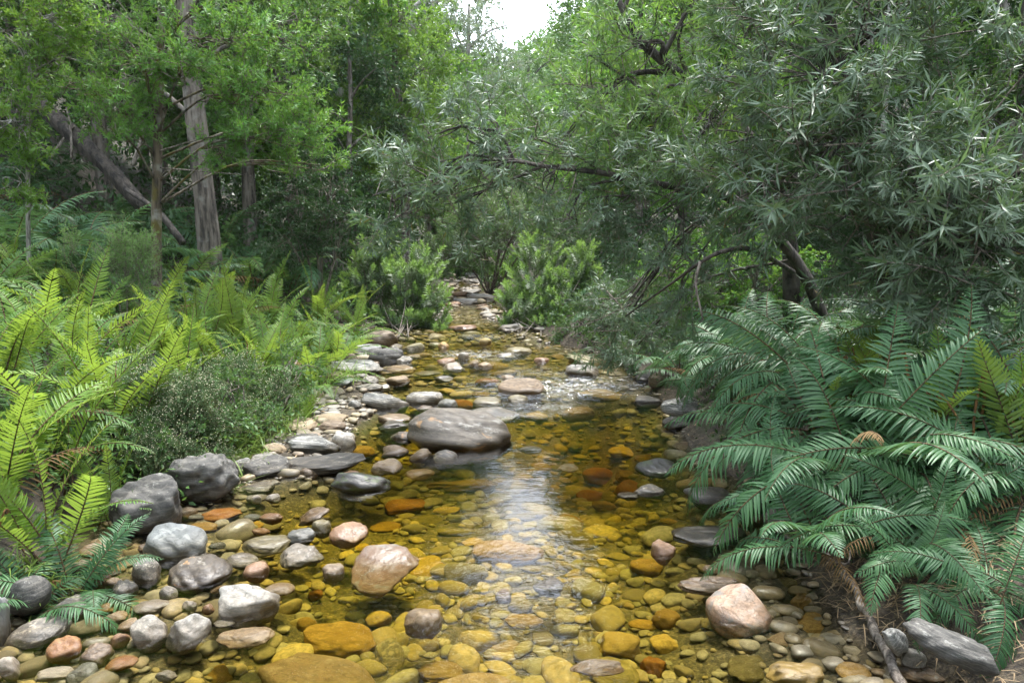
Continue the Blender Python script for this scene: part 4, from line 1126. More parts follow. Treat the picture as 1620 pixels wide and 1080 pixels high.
def trunk_path(pts, n=14): return curve(pts, n)
def oriented(d, g, roll=True):
    q = Vector(d).to_track_quat('X', 'Z')
    return q @ Quaternion((1, 0, 0), g.uniform(-.7, .7) if roll else 0)
def near_tree(name, label, cat, group, base, trunk, rad, blobs, key, bark, seed=0, size=1.0, updraw=.25, limb_r=.028, limbs=None, part='leafy_branch', hang=0.0, from_top=.45, flat=1.0):
    """trunk, limbs and leafy branches as parts; blobs: (centre, radius, how many sprays)"""
    g = np.random.default_rng(seed)
    base = np.asarray(base, float)
    t = thing(name, label, cat, base, group)
    tp = None
    if trunk is not None:
        tp = curve(trunk, 18)
        A = Acc(); V, T, Q = tube(tp - base, np.linspace(rad[0], rad[1], 18) * (1 + .25 * np.exp(-np.arange(18) / 1.2)), 12, rough=.07, seed=seed); A.add(V, T, Q)
        obj('trunk', A.mesh('trunk', [bark]), t)
    for lp, r0, r1 in (limbs or []):
        c = curve(lp, 16); A = Acc(); V, T, Q = tube(c - base, np.linspace(r0, r1, 16), 7, rough=.08, seed=seed + 3); A.add(V, T, Q)
        obj('limb' if r0 > .012 else 'bare_twig', A.mesh('limb', [bark if r0 > .012 else BK_DEAD]), t)
    total = 0
    for bi, (c, r, cnt) in enumerate(blobs):
        c = np.asarray(c, float); r = np.broadcast_to(np.asarray(r, float), (3,)) * np.array([1, 1, flat])
        if tp is not None:
            i = int(np.clip(np.argmin(np.linalg.norm(tp - c, axis=1)) - 2, int(from_top * 17 * .5), 16)); st = tp[i]
        else: st = base
        A = Acc()
        kids = []
        midp = (st + c) / 2 + np.array([0, 0, .12]) * np.linalg.norm(c - st) + g.normal(size=3) * .05
        lc = curve([st, midp, c], 8)
        V, T, Q = tube(lc - base, np.linspace(limb_r, .007, 8), 5, rough=.06, seed=bi); A.add(V, T, Q)
        for k in range(cnt):
            v = unit(g.normal(size=3)); rr = g.uniform(.35, 1.0) ** .55
            p = c + v * r * rr
            d = unit(v * np.array([1, 1, .8]) + np.array([0, 0, updraw - hang]) + unit(g.normal(size=3)) * .55)
            sz = size * g.uniform(.75, 1.2)
            p0 = p - d * .25 * sz
            if total < 298:
                kids.append(obj(part, SP[key][int(g.integers(len(SP[key])))], None, p0 - base, oriented(d, g), sz)); total += 1
            if g.random() < .6:
                s0 = lc[int(g.integers(3, 8))]
                V, T, Q = tube(curve([s0, (s0 + p0) / 2 + g.normal(size=3) * .04, p0], 4) - base, np.linspace(.008, .004, 4), 3, cap=False); A.add(V, T, Q)
        lo_ = obj('limb', A.mesh('limb', [bark]), t)
        for kd in kids: kd.parent = lo_
    return t
def B(px, py, Y, r, n): return (PT(px, py, Y), r, n)
def gp(px, Y):
    x = (px - 810) / FPX * Y
    return np.array([x, Y, float(ground(x, Y)) - .1])

# ------------------------------------------------------------------ trees and shrubs near the stream
near_tree('grey_green_tree', 'big grey-green narrow-leaved tree on the shaded bank', 'tree', 'narrow-leaved trees over the stream', gp(1440, 5.9),
    [gp(1440, 5.9), PT(1400, 420, 5.7), PT(1350, 200, 5.4), PT(1310, 40, 5.2), PT(1290, -160, 5.3)], (.10, .035),
    [B(1400, 320, 4.5, .62, 26), B(1200, 290, 4.9, .42, 18), B(1300, 120, 4.9, .75, 26), B(1130, 230, 5.4, .4, 9), B(1490, 220, 4.8, .6, 20), B(1560, 400, 4.2, .5, 22), B(1420, 440, 4.6, .45, 18),
     B(1290, 260, 4.6, .5, 22), B(1200, 60, 5.4, .4, 8), B(1400, 40, 5.0, .6, 20), B(1520, 320, 4.4, .5, 20), B(1620, 300, 4.7, .5, 14), B(1300, -90, 5.2, .8, 24)], 'oleander', BK_DARK, seed=1, size=1.0, updraw=.12,
    limbs=[([PT(1385, 300, 5.6), PT(1368, 190, 5.0), PT(1325, 100, 4.8), PT(1290, 60, 4.7)], .02, .006), ([PT(1368, 170, 5.0), PT(1385, 90, 4.9)], .01, .004)])
near_tree('overhanging_tree', 'grey-green tree with bare curved bough leaning over the stream', 'tree', 'narrow-leaved trees over the stream', gp(1320, 6.9),
    [gp(1320, 6.9), PT(1290, 470, 6.8), PT(1235, 380, 6.7), PT(1150, 310, 6.6), PT(1040, 292, 6.4), PT(950, 273, 6.2), PT(830, 258, 6.0), PT(740, 222, 6.0)], (.062, .008),
    [B(1060, 340, 6.0, .5, 18), B(960, 310, 6.2, .42, 12), B(870, 275, 6.0, .34, 9), B(780, 265, 5.9, .32, 8), B(690, 280, 5.9, .34, 10), B(620, 320, 6.0, .34, 10), B(760, 205, 6.1, .32, 8), B(660, 225, 6.2, .32, 8),
     B(900, 340, 6.1, .25, 4), B(1080, 440, 6.3, .42, 14), B(1000, 490, 7.0, .36, 14), B(950, 530, 7.8, .32, 13), B(1010, 545, 8.0, .32, 11), B(840, 215, 6.2, .32, 8), B(720, 320, 6.0, .25, 4), B(650, 330, 6.2, .25, 5)], 'oleander', BK_DARK, seed=2, size=.85, updraw=.1, from_top=.5, limb_r=.016,
    limbs=[([PT(1255, 430, 6.3), PT(1195, 397, 5.3), PT(1150, 396, 5.0), PT(1110, 414, 5.0), PT(1060, 450, 5.4), PT(990, 500, 6.2)], .021, .007),
           ([PT(1108, 414, 5.0), PT(1101, 450, 4.95), PT(1112, 505, 4.9)], .0115, .006),
           ([PT(815, 262, 6.0), PT(812, 285, 6.0), PT(808, 318, 6.0)], .006, .003), ([PT(912, 272, 6.1), PT(905, 300, 6.0), PT(890, 345, 6.0)], .006, .003),
           ([PT(765, 240, 6.0), PT(758, 285, 6.0), PT(742, 322, 6.0)], .006, .003), ([PT(758, 285, 6.0), PT(770, 305, 6.0)], .004, .002), ([PT(740, 240, 6.0), PT(735, 280, 6.0), PT(700, 310, 6.1), PT(650, 340, 6.2)], .010, .004),
           ([PT(960, 460, 6.9), PT(1000, 515, 6.7), PT(930, 525, 6.9)], .007, .003), ([PT(1000, 480, 6.6), PT(930, 512, 6.8), PT(880, 520, 7.0)], .006, .003)])
near_tree('tall_narrow_leaved_tree', 'tall loose fresh-green tree with dark slanting limbs against the sky', 'tree', 'narrow-leaved trees over the stream', gp(1260, 8.2),
    [gp(1260, 8.2), PT(1240, 320, 7.6), PT(1170, 200, 7.2), PT(1090, 130, 6.9), PT(1010, 60, 6.8), PT(960, -40, 6.8)], (.09, .02),
    [B(1000, 70, 6.8, .6, 20), B(940, 150, 6.9, .5, 18), B(1080, 40, 6.8, .4, 8), B(1000, 180, 6.6, .5, 15), B(900, 210, 7.2, .4, 12), B(1120, -40, 6.8, .6, 16), B(1000, -80, 6.8, .6, 14), B(1060, 260, 6.6, .5, 20), B(1000, 250, 6.4, .45, 16), B(1120, 200, 6.2, .45, 14), B(1150, 140, 6.4, .35, 7)],
    'oleander_fresh', BK_DARK, seed=3, size=.9, updraw=.2,
    limbs=[([PT(1170, 200, 7.2), PT(1060, 178, 6.9), PT(1000, 130, 6.8), PT(930, 85, 6.8)], .022, .008)])
YB = gp(246, 8.6)
near_tree('young_forest_tree', 'slender mossy-trunked tree with tiers of bright green tufts', 'tree', None, YB,
    [YB, PT(247, 385, 8.6), PT(249, 260, 8.6), PT(252, 130, 8.6), PT(256, 0, 8.6), PT(258, -160, 8.6)], (.062, .035),
    [B(330, 60, 8.3, .62, 26), B(420, 130, 8.4, .6, 26), B(470, 205, 8.5, .5, 24), B(200, 80, 8.3, .6, 22), B(190, 165, 8.2, .42, 20), B(410, 215, 8.2, .42, 22), B(380, 150, 8.2, .4, 16), B(440, 60, 8.6, .5, 18), B(140, 30, 8.4, .5, 14),
     B(270, -40, 8.4, .7, 18), B(180, 205, 8.0, .35, 14), B(110, 130, 8.3, .42, 16), B(290, 105, 7.9, .35, 14), B(350, 240, 8.3, .3, 10), B(230, 110, 8.0, .3, 10), B(490, 260, 8.8, .4, 14), B(380, -20, 8.5, .6, 14), B(300, 20, 8, .5, 14)], 'yellowwood', BK_MOSS, seed=4, size=.8, updraw=.3, limb_r=.016, flat=.42,
    limbs=[([PT(250, 240, 8.6), PT(310, 222, 8.3), PT(380, 208, 8.1)], .010, .004), ([PT(250, 265, 8.6), PT(330, 272, 8.3), PT(400, 278, 8.1)], .010, .003), ([PT(248, 238, 8.6), PT(200, 215, 8.3), PT(165, 190, 8.1)], .009, .003), ([PT(249, 285, 8.6), PT(266, 270, 8.4), PT(275, 300, 8.3)], .007, .003)])
GB = gp(334, 10.6)
near_tree('tall_grey_tree', 'tall tree with thick weathered grey trunk among the ferns', 'tree', None, GB,
    [GB, PT(332, 405, 10.6), PT(324, 320, 10.6), PT(313, 220, 10.6), PT(302, 120, 10.6), PT(296, 30, 10.6), PT(292, -150, 10.6), PT(290, -420, 10.6)], (.16, .10),
    [B(200, -120, 10.6, 1.0, 34), B(400, -120, 10.4, 1.0, 34), B(300, -260, 10.6, 1.2, 40), B(130, 20, 10.9, .8, 26), B(470, 30, 10.8, .8, 26), B(380, 110, 11.2, .7, 22), B(160, 130, 11.2, .7, 22)], 'broad', BK_GREY, seed=5, size=1.15, updraw=.2, limb_r=.04)
near_tree('bright_leaved_tree', 'bright yellow-green small-leaved tree with thin pale stem', 'tree', None, gp(45, 7.8),
    [gp(45, 7.8), PT(44, 300, 7.8), PT(46, 150, 7.8), PT(50, 30, 7.8), PT(52, -120, 7.8)], (.022, .014),
    [B(40, 60, 7.6, .55, 30), B(-20, 150, 7.4, .5, 26), B(90, 20, 7.7, .45, 22), B(20, 190, 7.4, .38, 18), B(-30, 40, 7.6, .5, 20), B(60, -70, 7.6, .6, 20), B(10, 280, 7.5, .3, 10), B(100, 90, 7.7, .3, 10)], 'broad_yellow', BK_PALE, seed=6, size=.85, limb_r=.01)
near_tree('hillside_shrub', 'rounded dark green shrub between the grey trunk and the stream bend', 'shrub', None, gp(505, 11.5), None, None,
    [B(500, 330, 11.3, .6, 30), B(530, 270, 11.5, .6, 28), B(470, 300, 11.6, .5, 22), B(545, 350, 11.2, .45, 20), B(450, 370, 11, .4, 16)], 'broad_dark', BK_TWIG, seed=7, size=.95)
near_tree('sunlit_forest_tree', 'yellow-green bushy tree behind the streamside shrub', 'tree', None, gp(640, 16),
    [gp(640, 16), PT(640, 250, 16), PT(625, 100, 16), PT(615, -30, 16)], (.10, .05),
    [B(640, 230, 15.6, 1.0, 50), B(600, 120, 15.8, 1.0, 46), B(670, 110, 16, .9, 44), B(630, 10, 16, 1.0, 44), B(570, 210, 15.6, .8, 34), B(690, 210, 16, .7, 30), B(560, 60, 16, .8, 30)], 'broad_yellow', BK_GREY, seed=8, size=1.3)
near_tree('right_back_tree', 'bright green broad-leaved tree seen through the grey-green branches', 'tree', None, gp(1180, 11.5),
    [gp(1180, 11.5), PT(1170, 250, 11.5), PT(1150, 60, 11.4), PT(1140, -100, 11.4)], (.10, .05),
    [B(1080, 60, 11, .9, 42), B(1190, 30, 11, .9, 42), B(1110, 200, 11, .8, 40), B(1230, 180, 11, .8, 40), B(1060, 270, 10.8, .6, 28), B(1160, -80, 11, 1.0, 40), B(1020, 150, 11.2, .6, 24), B(1300, 90, 11.2, .7, 30)], 'broad_bright', BK_GREY, seed=9, size=1.2)
near_tree('shaded_thicket_tree', 'dim green small-leaved tree with slim pale trunk at the shaded edge', 'tree', None, gp(1590, 8.6),
    [gp(1590, 8.6), PT(1587, 250, 8.6), PT(1583, 100, 8.6), PT(1592, -20, 8.6), PT(1596, -120, 8.6)], (.055, .04),
    [B(1560, 130, 8.2, .5, 26), B(1490, 120, 8.4, .5, 26), B(1620, 60, 8.4, .5, 22), B(1450, 40, 8.4, .5, 22), B(1560, -40, 8.4, .7, 26), B(1610, 200, 8.2, .35, 14), B(1500, 200, 8.3, .4, 16), B(1640, 140, 8.2, .4, 14)], 'round', BK_PALE, seed=10, size=.9, limb_r=.015)
for i, (px, Y, top, r, lab) in enumerate([(1500, 9.6, -60, .05, 'slim pale trunk half hidden by grey-green leaves'), (1400, 9.0, -60, .035, 'thin dim trunk between the grey-green branches'), (1615, 7.6, -80, .05, 'dark trunk at the shaded picture edge'), (1370, 10.5, -60, .05, 'dim straight trunk deep in the shaded thicket')]):
    b = gp(px, Y)
    near_tree('thicket_tree', lab, 'tree', 'dim trees in the shaded thicket', b, [b, PT(px - 4, 250, Y), PT(px + 5, 100, Y), PT(px + 10, top, Y), PT(px + 12, top - 150, Y)], (r, r * .7),
        [B(px, 40, Y + .3, .8, 30), B(px - 70, 180, Y + .5, .7, 26), B(px + 60, 260, Y + .4, .6, 24), B(px, 360, Y + .5, .6, 24), B(px + 20, -140, Y, 1, 26)], 'broad_dark', BK_PALE if i != 2 else BK_DARK, seed=20 + i, size=1.15, limb_r=.012)
near_tree('understory_shrub', 'bright green shrub under the bare curved bough', 'shrub', None, gp(1170, 8.6), None, None,
    [B(1120, 440, 8.4, .5, 30), B(1200, 430, 8.4, .5, 30), B(1050, 420, 8.8, .45, 24), B(1160, 370, 8.8, .45, 20), B(1260, 420, 8.2, .4, 20), B(1080, 490, 8.6, .35, 18)], 'broad_bright', BK_TWIG, seed=11, size=.8)
# leafy shrubs at the water's edge, made of upright shoots
def shoot_shrub(name, label, base, blobs, seed, key='shoot', size=1.0, cat='shrub', part='leafy_shoot'):
    g = np.random.default_rng(seed); t = thing(name, label, cat, base, None); tot = 0
    for c, r, n_ in blobs:
        c = np.asarray(c, float); A = Acc()
        for k in range(n_):
            v = unit(g.normal(size=3)); p = c + v * np.broadcast_to(r, 3) * g.uniform(.4, 1) ** .5
            p[2] = max(p[2], float(ground(p[0], p[1])) + .05)
            d = unit(v * np.array([.7, .7, .4]) + np.array([0, 0, .75]) + g.normal(size=3) * .22); sz = size * g.uniform(.7, 1.15)
            p0 = p - d * .4 * sz
            if tot < 298: obj(part, SP[key][int(g.integers(len(SP[key])))], t, p0 - base, oriented(d, g), sz); tot += 1
            if g.random() < .08:
                V, T, Q = tube(curve([np.array([base[0] + g.normal() * .15, base[1] + g.normal() * .15, base[2]]), (p0 + base) / 2 + g.normal(size=3) * .06, p0], 6) - base, np.linspace(.011, .005, 6), 4, cap=False); A.add(V, T, Q)
        if A.n: obj('stem', A.mesh('stem', [BK_TWIG]), t)
    return t
b = GW(640, 528); b[2] = .15
shoot_shrub('streamside_shrub', 'dense upright-shooted shrub leaning over the water at the bend', b, [B(640, 450, 12.2, (.55, .5, .42), 60), B(590, 440, 12.4, (.5, .5, .45), 46), B(680, 480, 12.2, (.4, .4, .3), 36), B(600, 400, 12.6, (.5, .5, .35), 36), B(665, 420, 12.6, (.4, .4, .35), 30), B(630, 500, 11.9, (.5, .3, .22), 34), B(690, 520, 12.0, (.25, .25, .15), 14), B(565, 480, 12.2, (.3, .3, .3), 20)], 31, size=1.0)
b = GW(850, 528); b[2] = .15
shoot_shrub('bend_shrub', 'pale green leafy shrub across the water from the dense upright one', b, [B(850, 440, 12.4, (.5, .5, .45), 50), B(820, 480, 12.0, (.35, .4, .3), 36), B(890, 470, 12.0, (.45, .4, .35), 44), B(850, 400, 12.8, (.45, .4, .3), 30), B(920, 420, 12.2, (.4, .4, .35), 34), B(870, 520, 11.8, (.4, .3, .16), 26), B(810, 515, 12.0, (.25, .25, .15), 14)], 32, size=.95)
near_tree('arching_shrub', 'loose grey-green shrub arching above the far channel', 'shrub', None, gp(775, 18), None, None,
    [B(760, 380, 16.5, .8, 40), B(800, 350, 16.5, .9, 44), B(720, 350, 17, .8, 40), B(850, 340, 15.5, .8, 40), B(700, 400, 16, .45, 22), B(900, 370, 14.5, .6, 34), B(740, 300, 18, .8, 34), B(820, 280, 18, .8, 34)], 'oleander_small', BK_TWIG, seed=33, size=1.25)
near_tree('channel_end_shrub', 'dim shrub closing the far end of the channel', 'shrub', None, gp(735, 25), None, None,
    [B(735, 425, 24, (.9, .6, .5), 60), B(700, 410, 23, .7, 40), B(780, 415, 22, .7, 40), B(740, 390, 24, .9, 50), B(670, 430, 20, .6, 40), B(800, 440, 19, .45, 34)], 'broad', BK_TWIG, seed=43, size=1.5)
# feathery sapling
def spray_needle(seed):
    g = np.random.default_rng(seed); A = Acc(); L = .5
    m = np.stack([L * np.linspace(0, 1, 6), .02 * np.sin(np.linspace(0, 3, 6)), np.zeros(6)], 1); V, T, Q = tube(m, np.linspace(.005, .002, 6), 3, cap=False); A.add(V, T, Q, 1)
    P, D, Nn = [], [], []
    for k in range(12):
        u = .1 + .85 * k / 12; th = k * 2.4; p = np.array([L * u, 0, 0]); d = unit(np.array([1.0, .75 * math.cos(th), .75 * math.sin(th)])); ln = .2 * (1.1 - .7 * u)
        V, T, Q = tube(np.stack([p, p + d * ln]), [.002, .001], 3, cap=False); A.add(V, T, Q, 1)
        for j in range(16):
            w = g.uniform(.05, 1); P.append(p + d * ln * w); D.append(unit(d + unit(g.normal(size=3)) * .9)); Nn.append(g.normal(size=3))
    leaves(A, P, D, Nn, .035, .005, 0, 0, 0, False); return A
NDL = leaf_mat('feathery_leaf', (.10, .20, .05), (.17, .29, .08), trans=.35, rough=.5)
sprays('needle', NDL, spray_needle, 4)
b = gp(205, 7.0)
shoot_shrub('feathery_sapling', 'feathery pale green sapling behind the bright ferns', b, [B(205, 420, 7.0, (.28, .25, .25), 30), B(200, 375, 7.0, (.2, .2, .2), 20), B(230, 400, 7.0, (.2, .2, .2), 16), B(180, 400, 7.1, (.2, .2, .16), 14)], 34, key='needle', size=.75, cat='sapling', part='feathery_shoot')
b = gp(112, 6.8)
shoot_shrub('feathery_sapling', 'small feathery sapling left of the taller pale one', b, [B(112, 385, 6.9, (.12, .12, .16), 12)], 35, key='needle', size=.6, cat='sapling', part='feathery_shoot')
# silver shrub with cream flower heads
def spray_hel(seed):
    g = np.random.default_rng(seed); A = Acc(); tips = []
    for k in range(5):
        d = unit(np.array([1, g.normal() * .35, g.normal() * .35])); ln = g.uniform(.16, .30)
        c = np.stack([d * ln * u + np.array([0, 0, .02 * math.sin(3 * u)]) for u in np.linspace(0, 1, 4)]); V, T, Q = tube(c, np.linspace(.0025, .0012, 4), 3, cap=False); A.add(V, T, Q, 1); tips.append((c, d))
    P, D, Nn = [], [], []
    for c, d in tips:
        for j in range(20):
            u = g.uniform(.15, .98); P.append(c[0] + (c[-1] - c[0]) * u); D.append(unit(d * .7 + unit(g.normal(size=3)) * .8)); Nn.append(g.normal(size=3))
    leaves(A, P, D, Nn, g.uniform(.014, .028, len(P)), .006, 0, .1, 0, False)
    for c, d in tips:
        for j in range(2):
            p = c[-1] + g.normal(size=3) * .012; r = .0042
            V = np.array([[1, 0, 0], [-1, 0, 0], [0, 1, 0], [0, -1, 0], [0, 0, 1], [0, 0, -1]]) * r + p
            A.add(V, [(0, 2, 4), (2, 1, 4), (1, 3, 4), (3, 0, 4), (2, 0, 5), (1, 2, 5), (3, 1, 5), (0, 3, 5)], None, 2)
    return A
SP['hel'] = [spray_hel(400 + k).mesh('flowering_stem', [HEL, STEMG, FLW]) for k in range(5)]
b = gp(285, 5.1)
shoot_shrub('flowering_shrub', 'silver-green bushy plant covered in tiny cream flower heads', b, [B(240, 570, 5.0, (.28, .25, .16), 60), B(300, 590, 5.0, (.25, .25, .16), 60), B(270, 620, 4.9, (.3, .25, .14), 60), B(220, 545, 5.2, (.2, .2, .12), 30), B(330, 630, 5.1, (.16, .2, .12), 30), B(240, 640, 4.8, (.2, .2, .12), 40)], 36, key='hel', size=.95, part='flowering_stem')
b = gp(400, 6.0)
shoot_shrub('flowering_shrub', 'grey-green bushy plant with few pale flowers between the ferns and the shore', b, [B(385, 560, 6.2, (.3, .3, .2), 50), B(430, 590, 6.3, (.25, .3, .16), 44), B(370, 620, 5.7, (.28, .25, .14), 50), B(430, 640, 6.1, (.2, .2, .10), 30), B(340, 560, 6.0, (.2, .2, .16), 30)], 38, key='hel', size=1.0, part='flowering_stem')
b = gp(420, 5.9)
near_tree('leafy_herb', 'low mid-green leafy herb spilling from the bank to the shore stones', 'plant', None, b, None, None,
    [B(395, 655, 5.7, (.3, .2, .08), 22), B(450, 620, 6.3, (.25, .2, .12), 18), B(330, 665, 5.2, (.25, .2, .08), 18), B(360, 600, 5.6, (.2, .2, .12), 14), B(470, 570, 6.9, (.25, .25, .15), 16), B(260, 690, 4.7, (.25, .2, .07), 12)], 'broad', BK_TWIG, seed=44, size=.45, limb_r=.006)
b = gp(925, 11.2)
near_tree('leafy_herb', 'mid-green leafy herb covering the bank beyond the riffle', 'plant', None, b, None, None,
    [B(925, 512, 11.0, (.45, .4, .2), 46), B(890, 505, 11.6, (.35, .4, .2), 30), B(960, 525, 10.2, (.35, .35, .18), 30), B(990, 545, 9.2, (.3, .3, .16), 24), B(905, 535, 10.9, (.3, .2, .1), 20)], 'broad', BK_TWIG, seed=46, size=.6, limb_r=.008)
b = gp(225, 4.6)
shoot_shrub('flowering_shrub', 'smaller silver plant above the overhanging dark boulder', b, [B(230, 680, 4.6, (.25, .2, .10), 40), B(285, 680, 4.7, (.25, .2, .09), 44), B(340, 690, 5.0, (.2, .2, .08), 30)], 37, key='hel', size=.8, part='flowering_stem')

# leaning dead log, fallen branch
c = curve([PT(-60, 70, 12.4), PT(30, 140, 11.9), PT(100, 200, 11.5), PT(165, 262, 11.2), PT(230, 335, 11.0)], 16)
A = Acc(); V, T, Q = tube(c - c[8], np.linspace(.12, .09, 16), 12, rough=.14, seed=3); A.add(V, T, Q)
o = tag(obj('leaning_log', A.mesh('leaning_log', [BK_LOG]), None, c[8]), 'thick weathered log leaning down the dark slope', 'log')
for k, (p, r) in enumerate([([PT(80, 250, 11.3), PT(105, 215, 11.4), PT(118, 200, 11.3)], .025), ([PT(210, 262, 10.4), PT(222, 225, 10.5), PT(228, 200, 10.5)], .03), ([PT(113, 250, 11.2), PT(112, 205, 11.3), PT(105, 170, 11.4)], .02), ([PT(290, 385, 9.8), PT(250, 335, 10), PT(200, 300, 10.4)], .05)]):
    c = curve(p, 8); A = Acc(); V, T, Q = tube(c - c[0], np.linspace(r, r * .6, 8), 6, rough=.1, seed=k); A.add(V, T, Q)
    tag(obj('dead_pole', A.mesh('dead_pole', [BK_DARK if k == 3 else BK_DEAD]), None, c[0]), ['thin dead pole propped under the leaning log', 'dead stick standing beside the mossy trunk', 'upright dead stick beneath the leaning log', 'fallen pole slanting behind the pale sapling'][k], 'dead branch', 'dead wood on the dark slope')
fb = curve([PT(1290, 848, 3.4), PT(1318, 888, 3.18), PT(1348, 925, 3.0), PT(1370, 970, 2.86), PT(1398, 1022, 2.7), PT(1432, 1098, 2.48)], 26)
fb[:, 0] += .006 * np.sin(np.arange(26) * 1.3); fb[:, 2] += .005 * np.sin(np.arange(26) * .9)
t = thing('fallen_branch', 'bare grey branch sloping from the ferns into the stream', 'branch', fb[-1])
A = Acc(); V, T, Q = tube(fb - fb[-1], np.linspace(.011, .021, 26) * (1 + .12 * np.sin(np.arange(26) * 1.9)), 9, rough=.06, seed=8); A.add(V, T, Q); obj('stem', A.mesh('stem', [BK_DEAD]), t)
for p in ([fb[6], PT(1322, 880, 2.98), PT(1326, 855, 2.95)], [fb[4], PT(1340, 893, 3.05), PT(1345, 870, 3.1)]):
    c = curve(p, 6); A = Acc(); V, T, Q = tube(c - fb[-1], np.linspace(.009, .004, 6), 5); A.add(V, T, Q); obj('twig', A.mesh('twig', [BK_DEAD]), t)

# ------------------------------------------------------------------ trees of the forest behind
def rotm(d, roll):
    X = unit(d); up = np.array([0, 0, 1.0]); Yv = unit(np.cross(up, X)); Z = np.cross(X, Yv)
    c, s = math.cos(roll), math.sin(roll)
    return np.stack([X, Yv * c + Z * s, -Yv * s + Z * c], 1)
def bake_crown(key, seed, lobes, n):
    g = np.random.default_rng(seed); sets, mat = FAR[key]; A = Acc()
    for c, r in lobes:
        c = np.asarray(c, float); m = max(8, int(n * (np.mean(r) ** 2)))
        for k in range(m):
            v = unit(g.normal(size=3)); p = c + v * np.asarray(r) * g.uniform(.3, 1) ** .5
            V, T, Q, mt, mq = sets[int(g.integers(3))]
            M = rotm(v * [1, 1, .8] + np.array([0, 0, .3]) + unit(g.normal(size=3)) * .5, g.uniform(-.7, .7))
            V = (V * g.uniform(.75, 1.25)) @ M.T + p - M[:, 0] * .35
            A.add(V, None, Q[mq == 0], 0); A.add(V, T, Q[mq == 1], 1)
    # drop unused points
    V, T, Q, mt, mq = A.arrays()
    used, inv = np.unique(np.r_[T.ravel(), Q.ravel()], return_inverse=True)
    A2 = Acc(); A2.V = [V[used]]; A2.n = len(used)
    if len(T): A2.T = [inv[:T.size].reshape(-1, 3)]; A2.mt = [mt]
    A2.Q = [inv[T.size:].reshape(-1, 4)]; A2.mq = [mq]
    return A2.mesh('crown', [mat, BK_TWIG])
CR = {}
for key in FAR:
    for v in range(2):
        g = np.random.default_rng(len(key) * 10 + v); lobes = []
        for k in range(9):
            h = 1.6 + 5.6 * (k + .5) / 9; rr = (1.75 if 2 < k < 7 else 1.3) * (1 - .3 * (k == 8)); a = g.uniform(0, 6.28)
            lobes.append(((rr * .75 * math.cos(a), rr * .75 * math.sin(a), h), np.array([1.1, 1.1, .8]) * g.uniform(.75, 1.1)))
        CR[key, v] = bake_crown(key, 70 + v + len(key), lobes, 36)
A = Acc(); V, T, Q = tube(curve([(0, 0, -.5), (.05, .03, 1.5), (-.06, .05, 3.5), (.1, -.05, 5.5), (.05, 0, 7)], 12), np.linspace(.14, .04, 12), 8, rough=.06, seed=4); A.add(V, T, Q)
for k in range(7):
    h = 2 + k * .65; a = k * 2.4; V, T, Q = tube(curve([(0, 0, h), (.6 * math.cos(a), .6 * math.sin(a), h + .5), (1.3 * math.cos(a), 1.3 * math.sin(a), h + .8)], 6), np.linspace(.05, .015, 6), 5); A.add(V, T, Q)
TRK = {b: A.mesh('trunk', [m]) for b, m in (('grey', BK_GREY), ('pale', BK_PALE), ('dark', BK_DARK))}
CMARK = [(550, 60, 80, 'slanting pale trunk'), (315, 200, 60, 'tall grey trunk'), (640, 150, 130, 'yellow-green bushy tree'), (850, 110, 60, 'gap of sky'), (120, 200, 100, 'leaning dead log'), (745, 460, 60, 'far channel'), (1400, 250, 200, 'big grey-green tree'),
         (1130, 130, 130, 'bright broad-leaved tree'), (50, 120, 80, 'thin pale stem'), (330, 120, 120, 'tufted bright tree'), (760, 100, 70, 'pale misty tree'), (860, 250, 100, 'hanging boughs'), (640, 450, 100, 'streamside shrub'), (1590, 100, 50, 'slim pale trunk')]
CN = {'mid': 'mid-green', 'bright': 'bright green', 'yellow': 'yellow-green', 'dark': 'dark green', 'pale': 'pale grey-green'}
gt = np.random.default_rng(77)
def far_tree(px, Y, key, sc=1.0, bark='grey', label=None, cat='tree', dz=0.0, name='forest_tree'):
    x = (px - 810) / FPX * Y; z = float(ground(x, Y)) + dz
    q = PX((x, Y, z + 4 * sc))
    if not label:
        label = say_where(q[0], q[1], f'{CN[key]} forest tree', CMARK, 12) or say_where(q[0], q[1], f'{CN[key]} tree on the slope', CMARK, 14)
    t = thing(name, label, cat, (x, Y, z), 'forest trees on the slopes')
    t.rotation_euler = (0, 0, gt.uniform(0, 6.28))
    s = sc * gt.uniform(.92, 1.1)
    obj('trunk', TRK[bark], t, sc=s); obj('crown', CR[key, int(gt.integers(2))], t, sc=s)
    return t
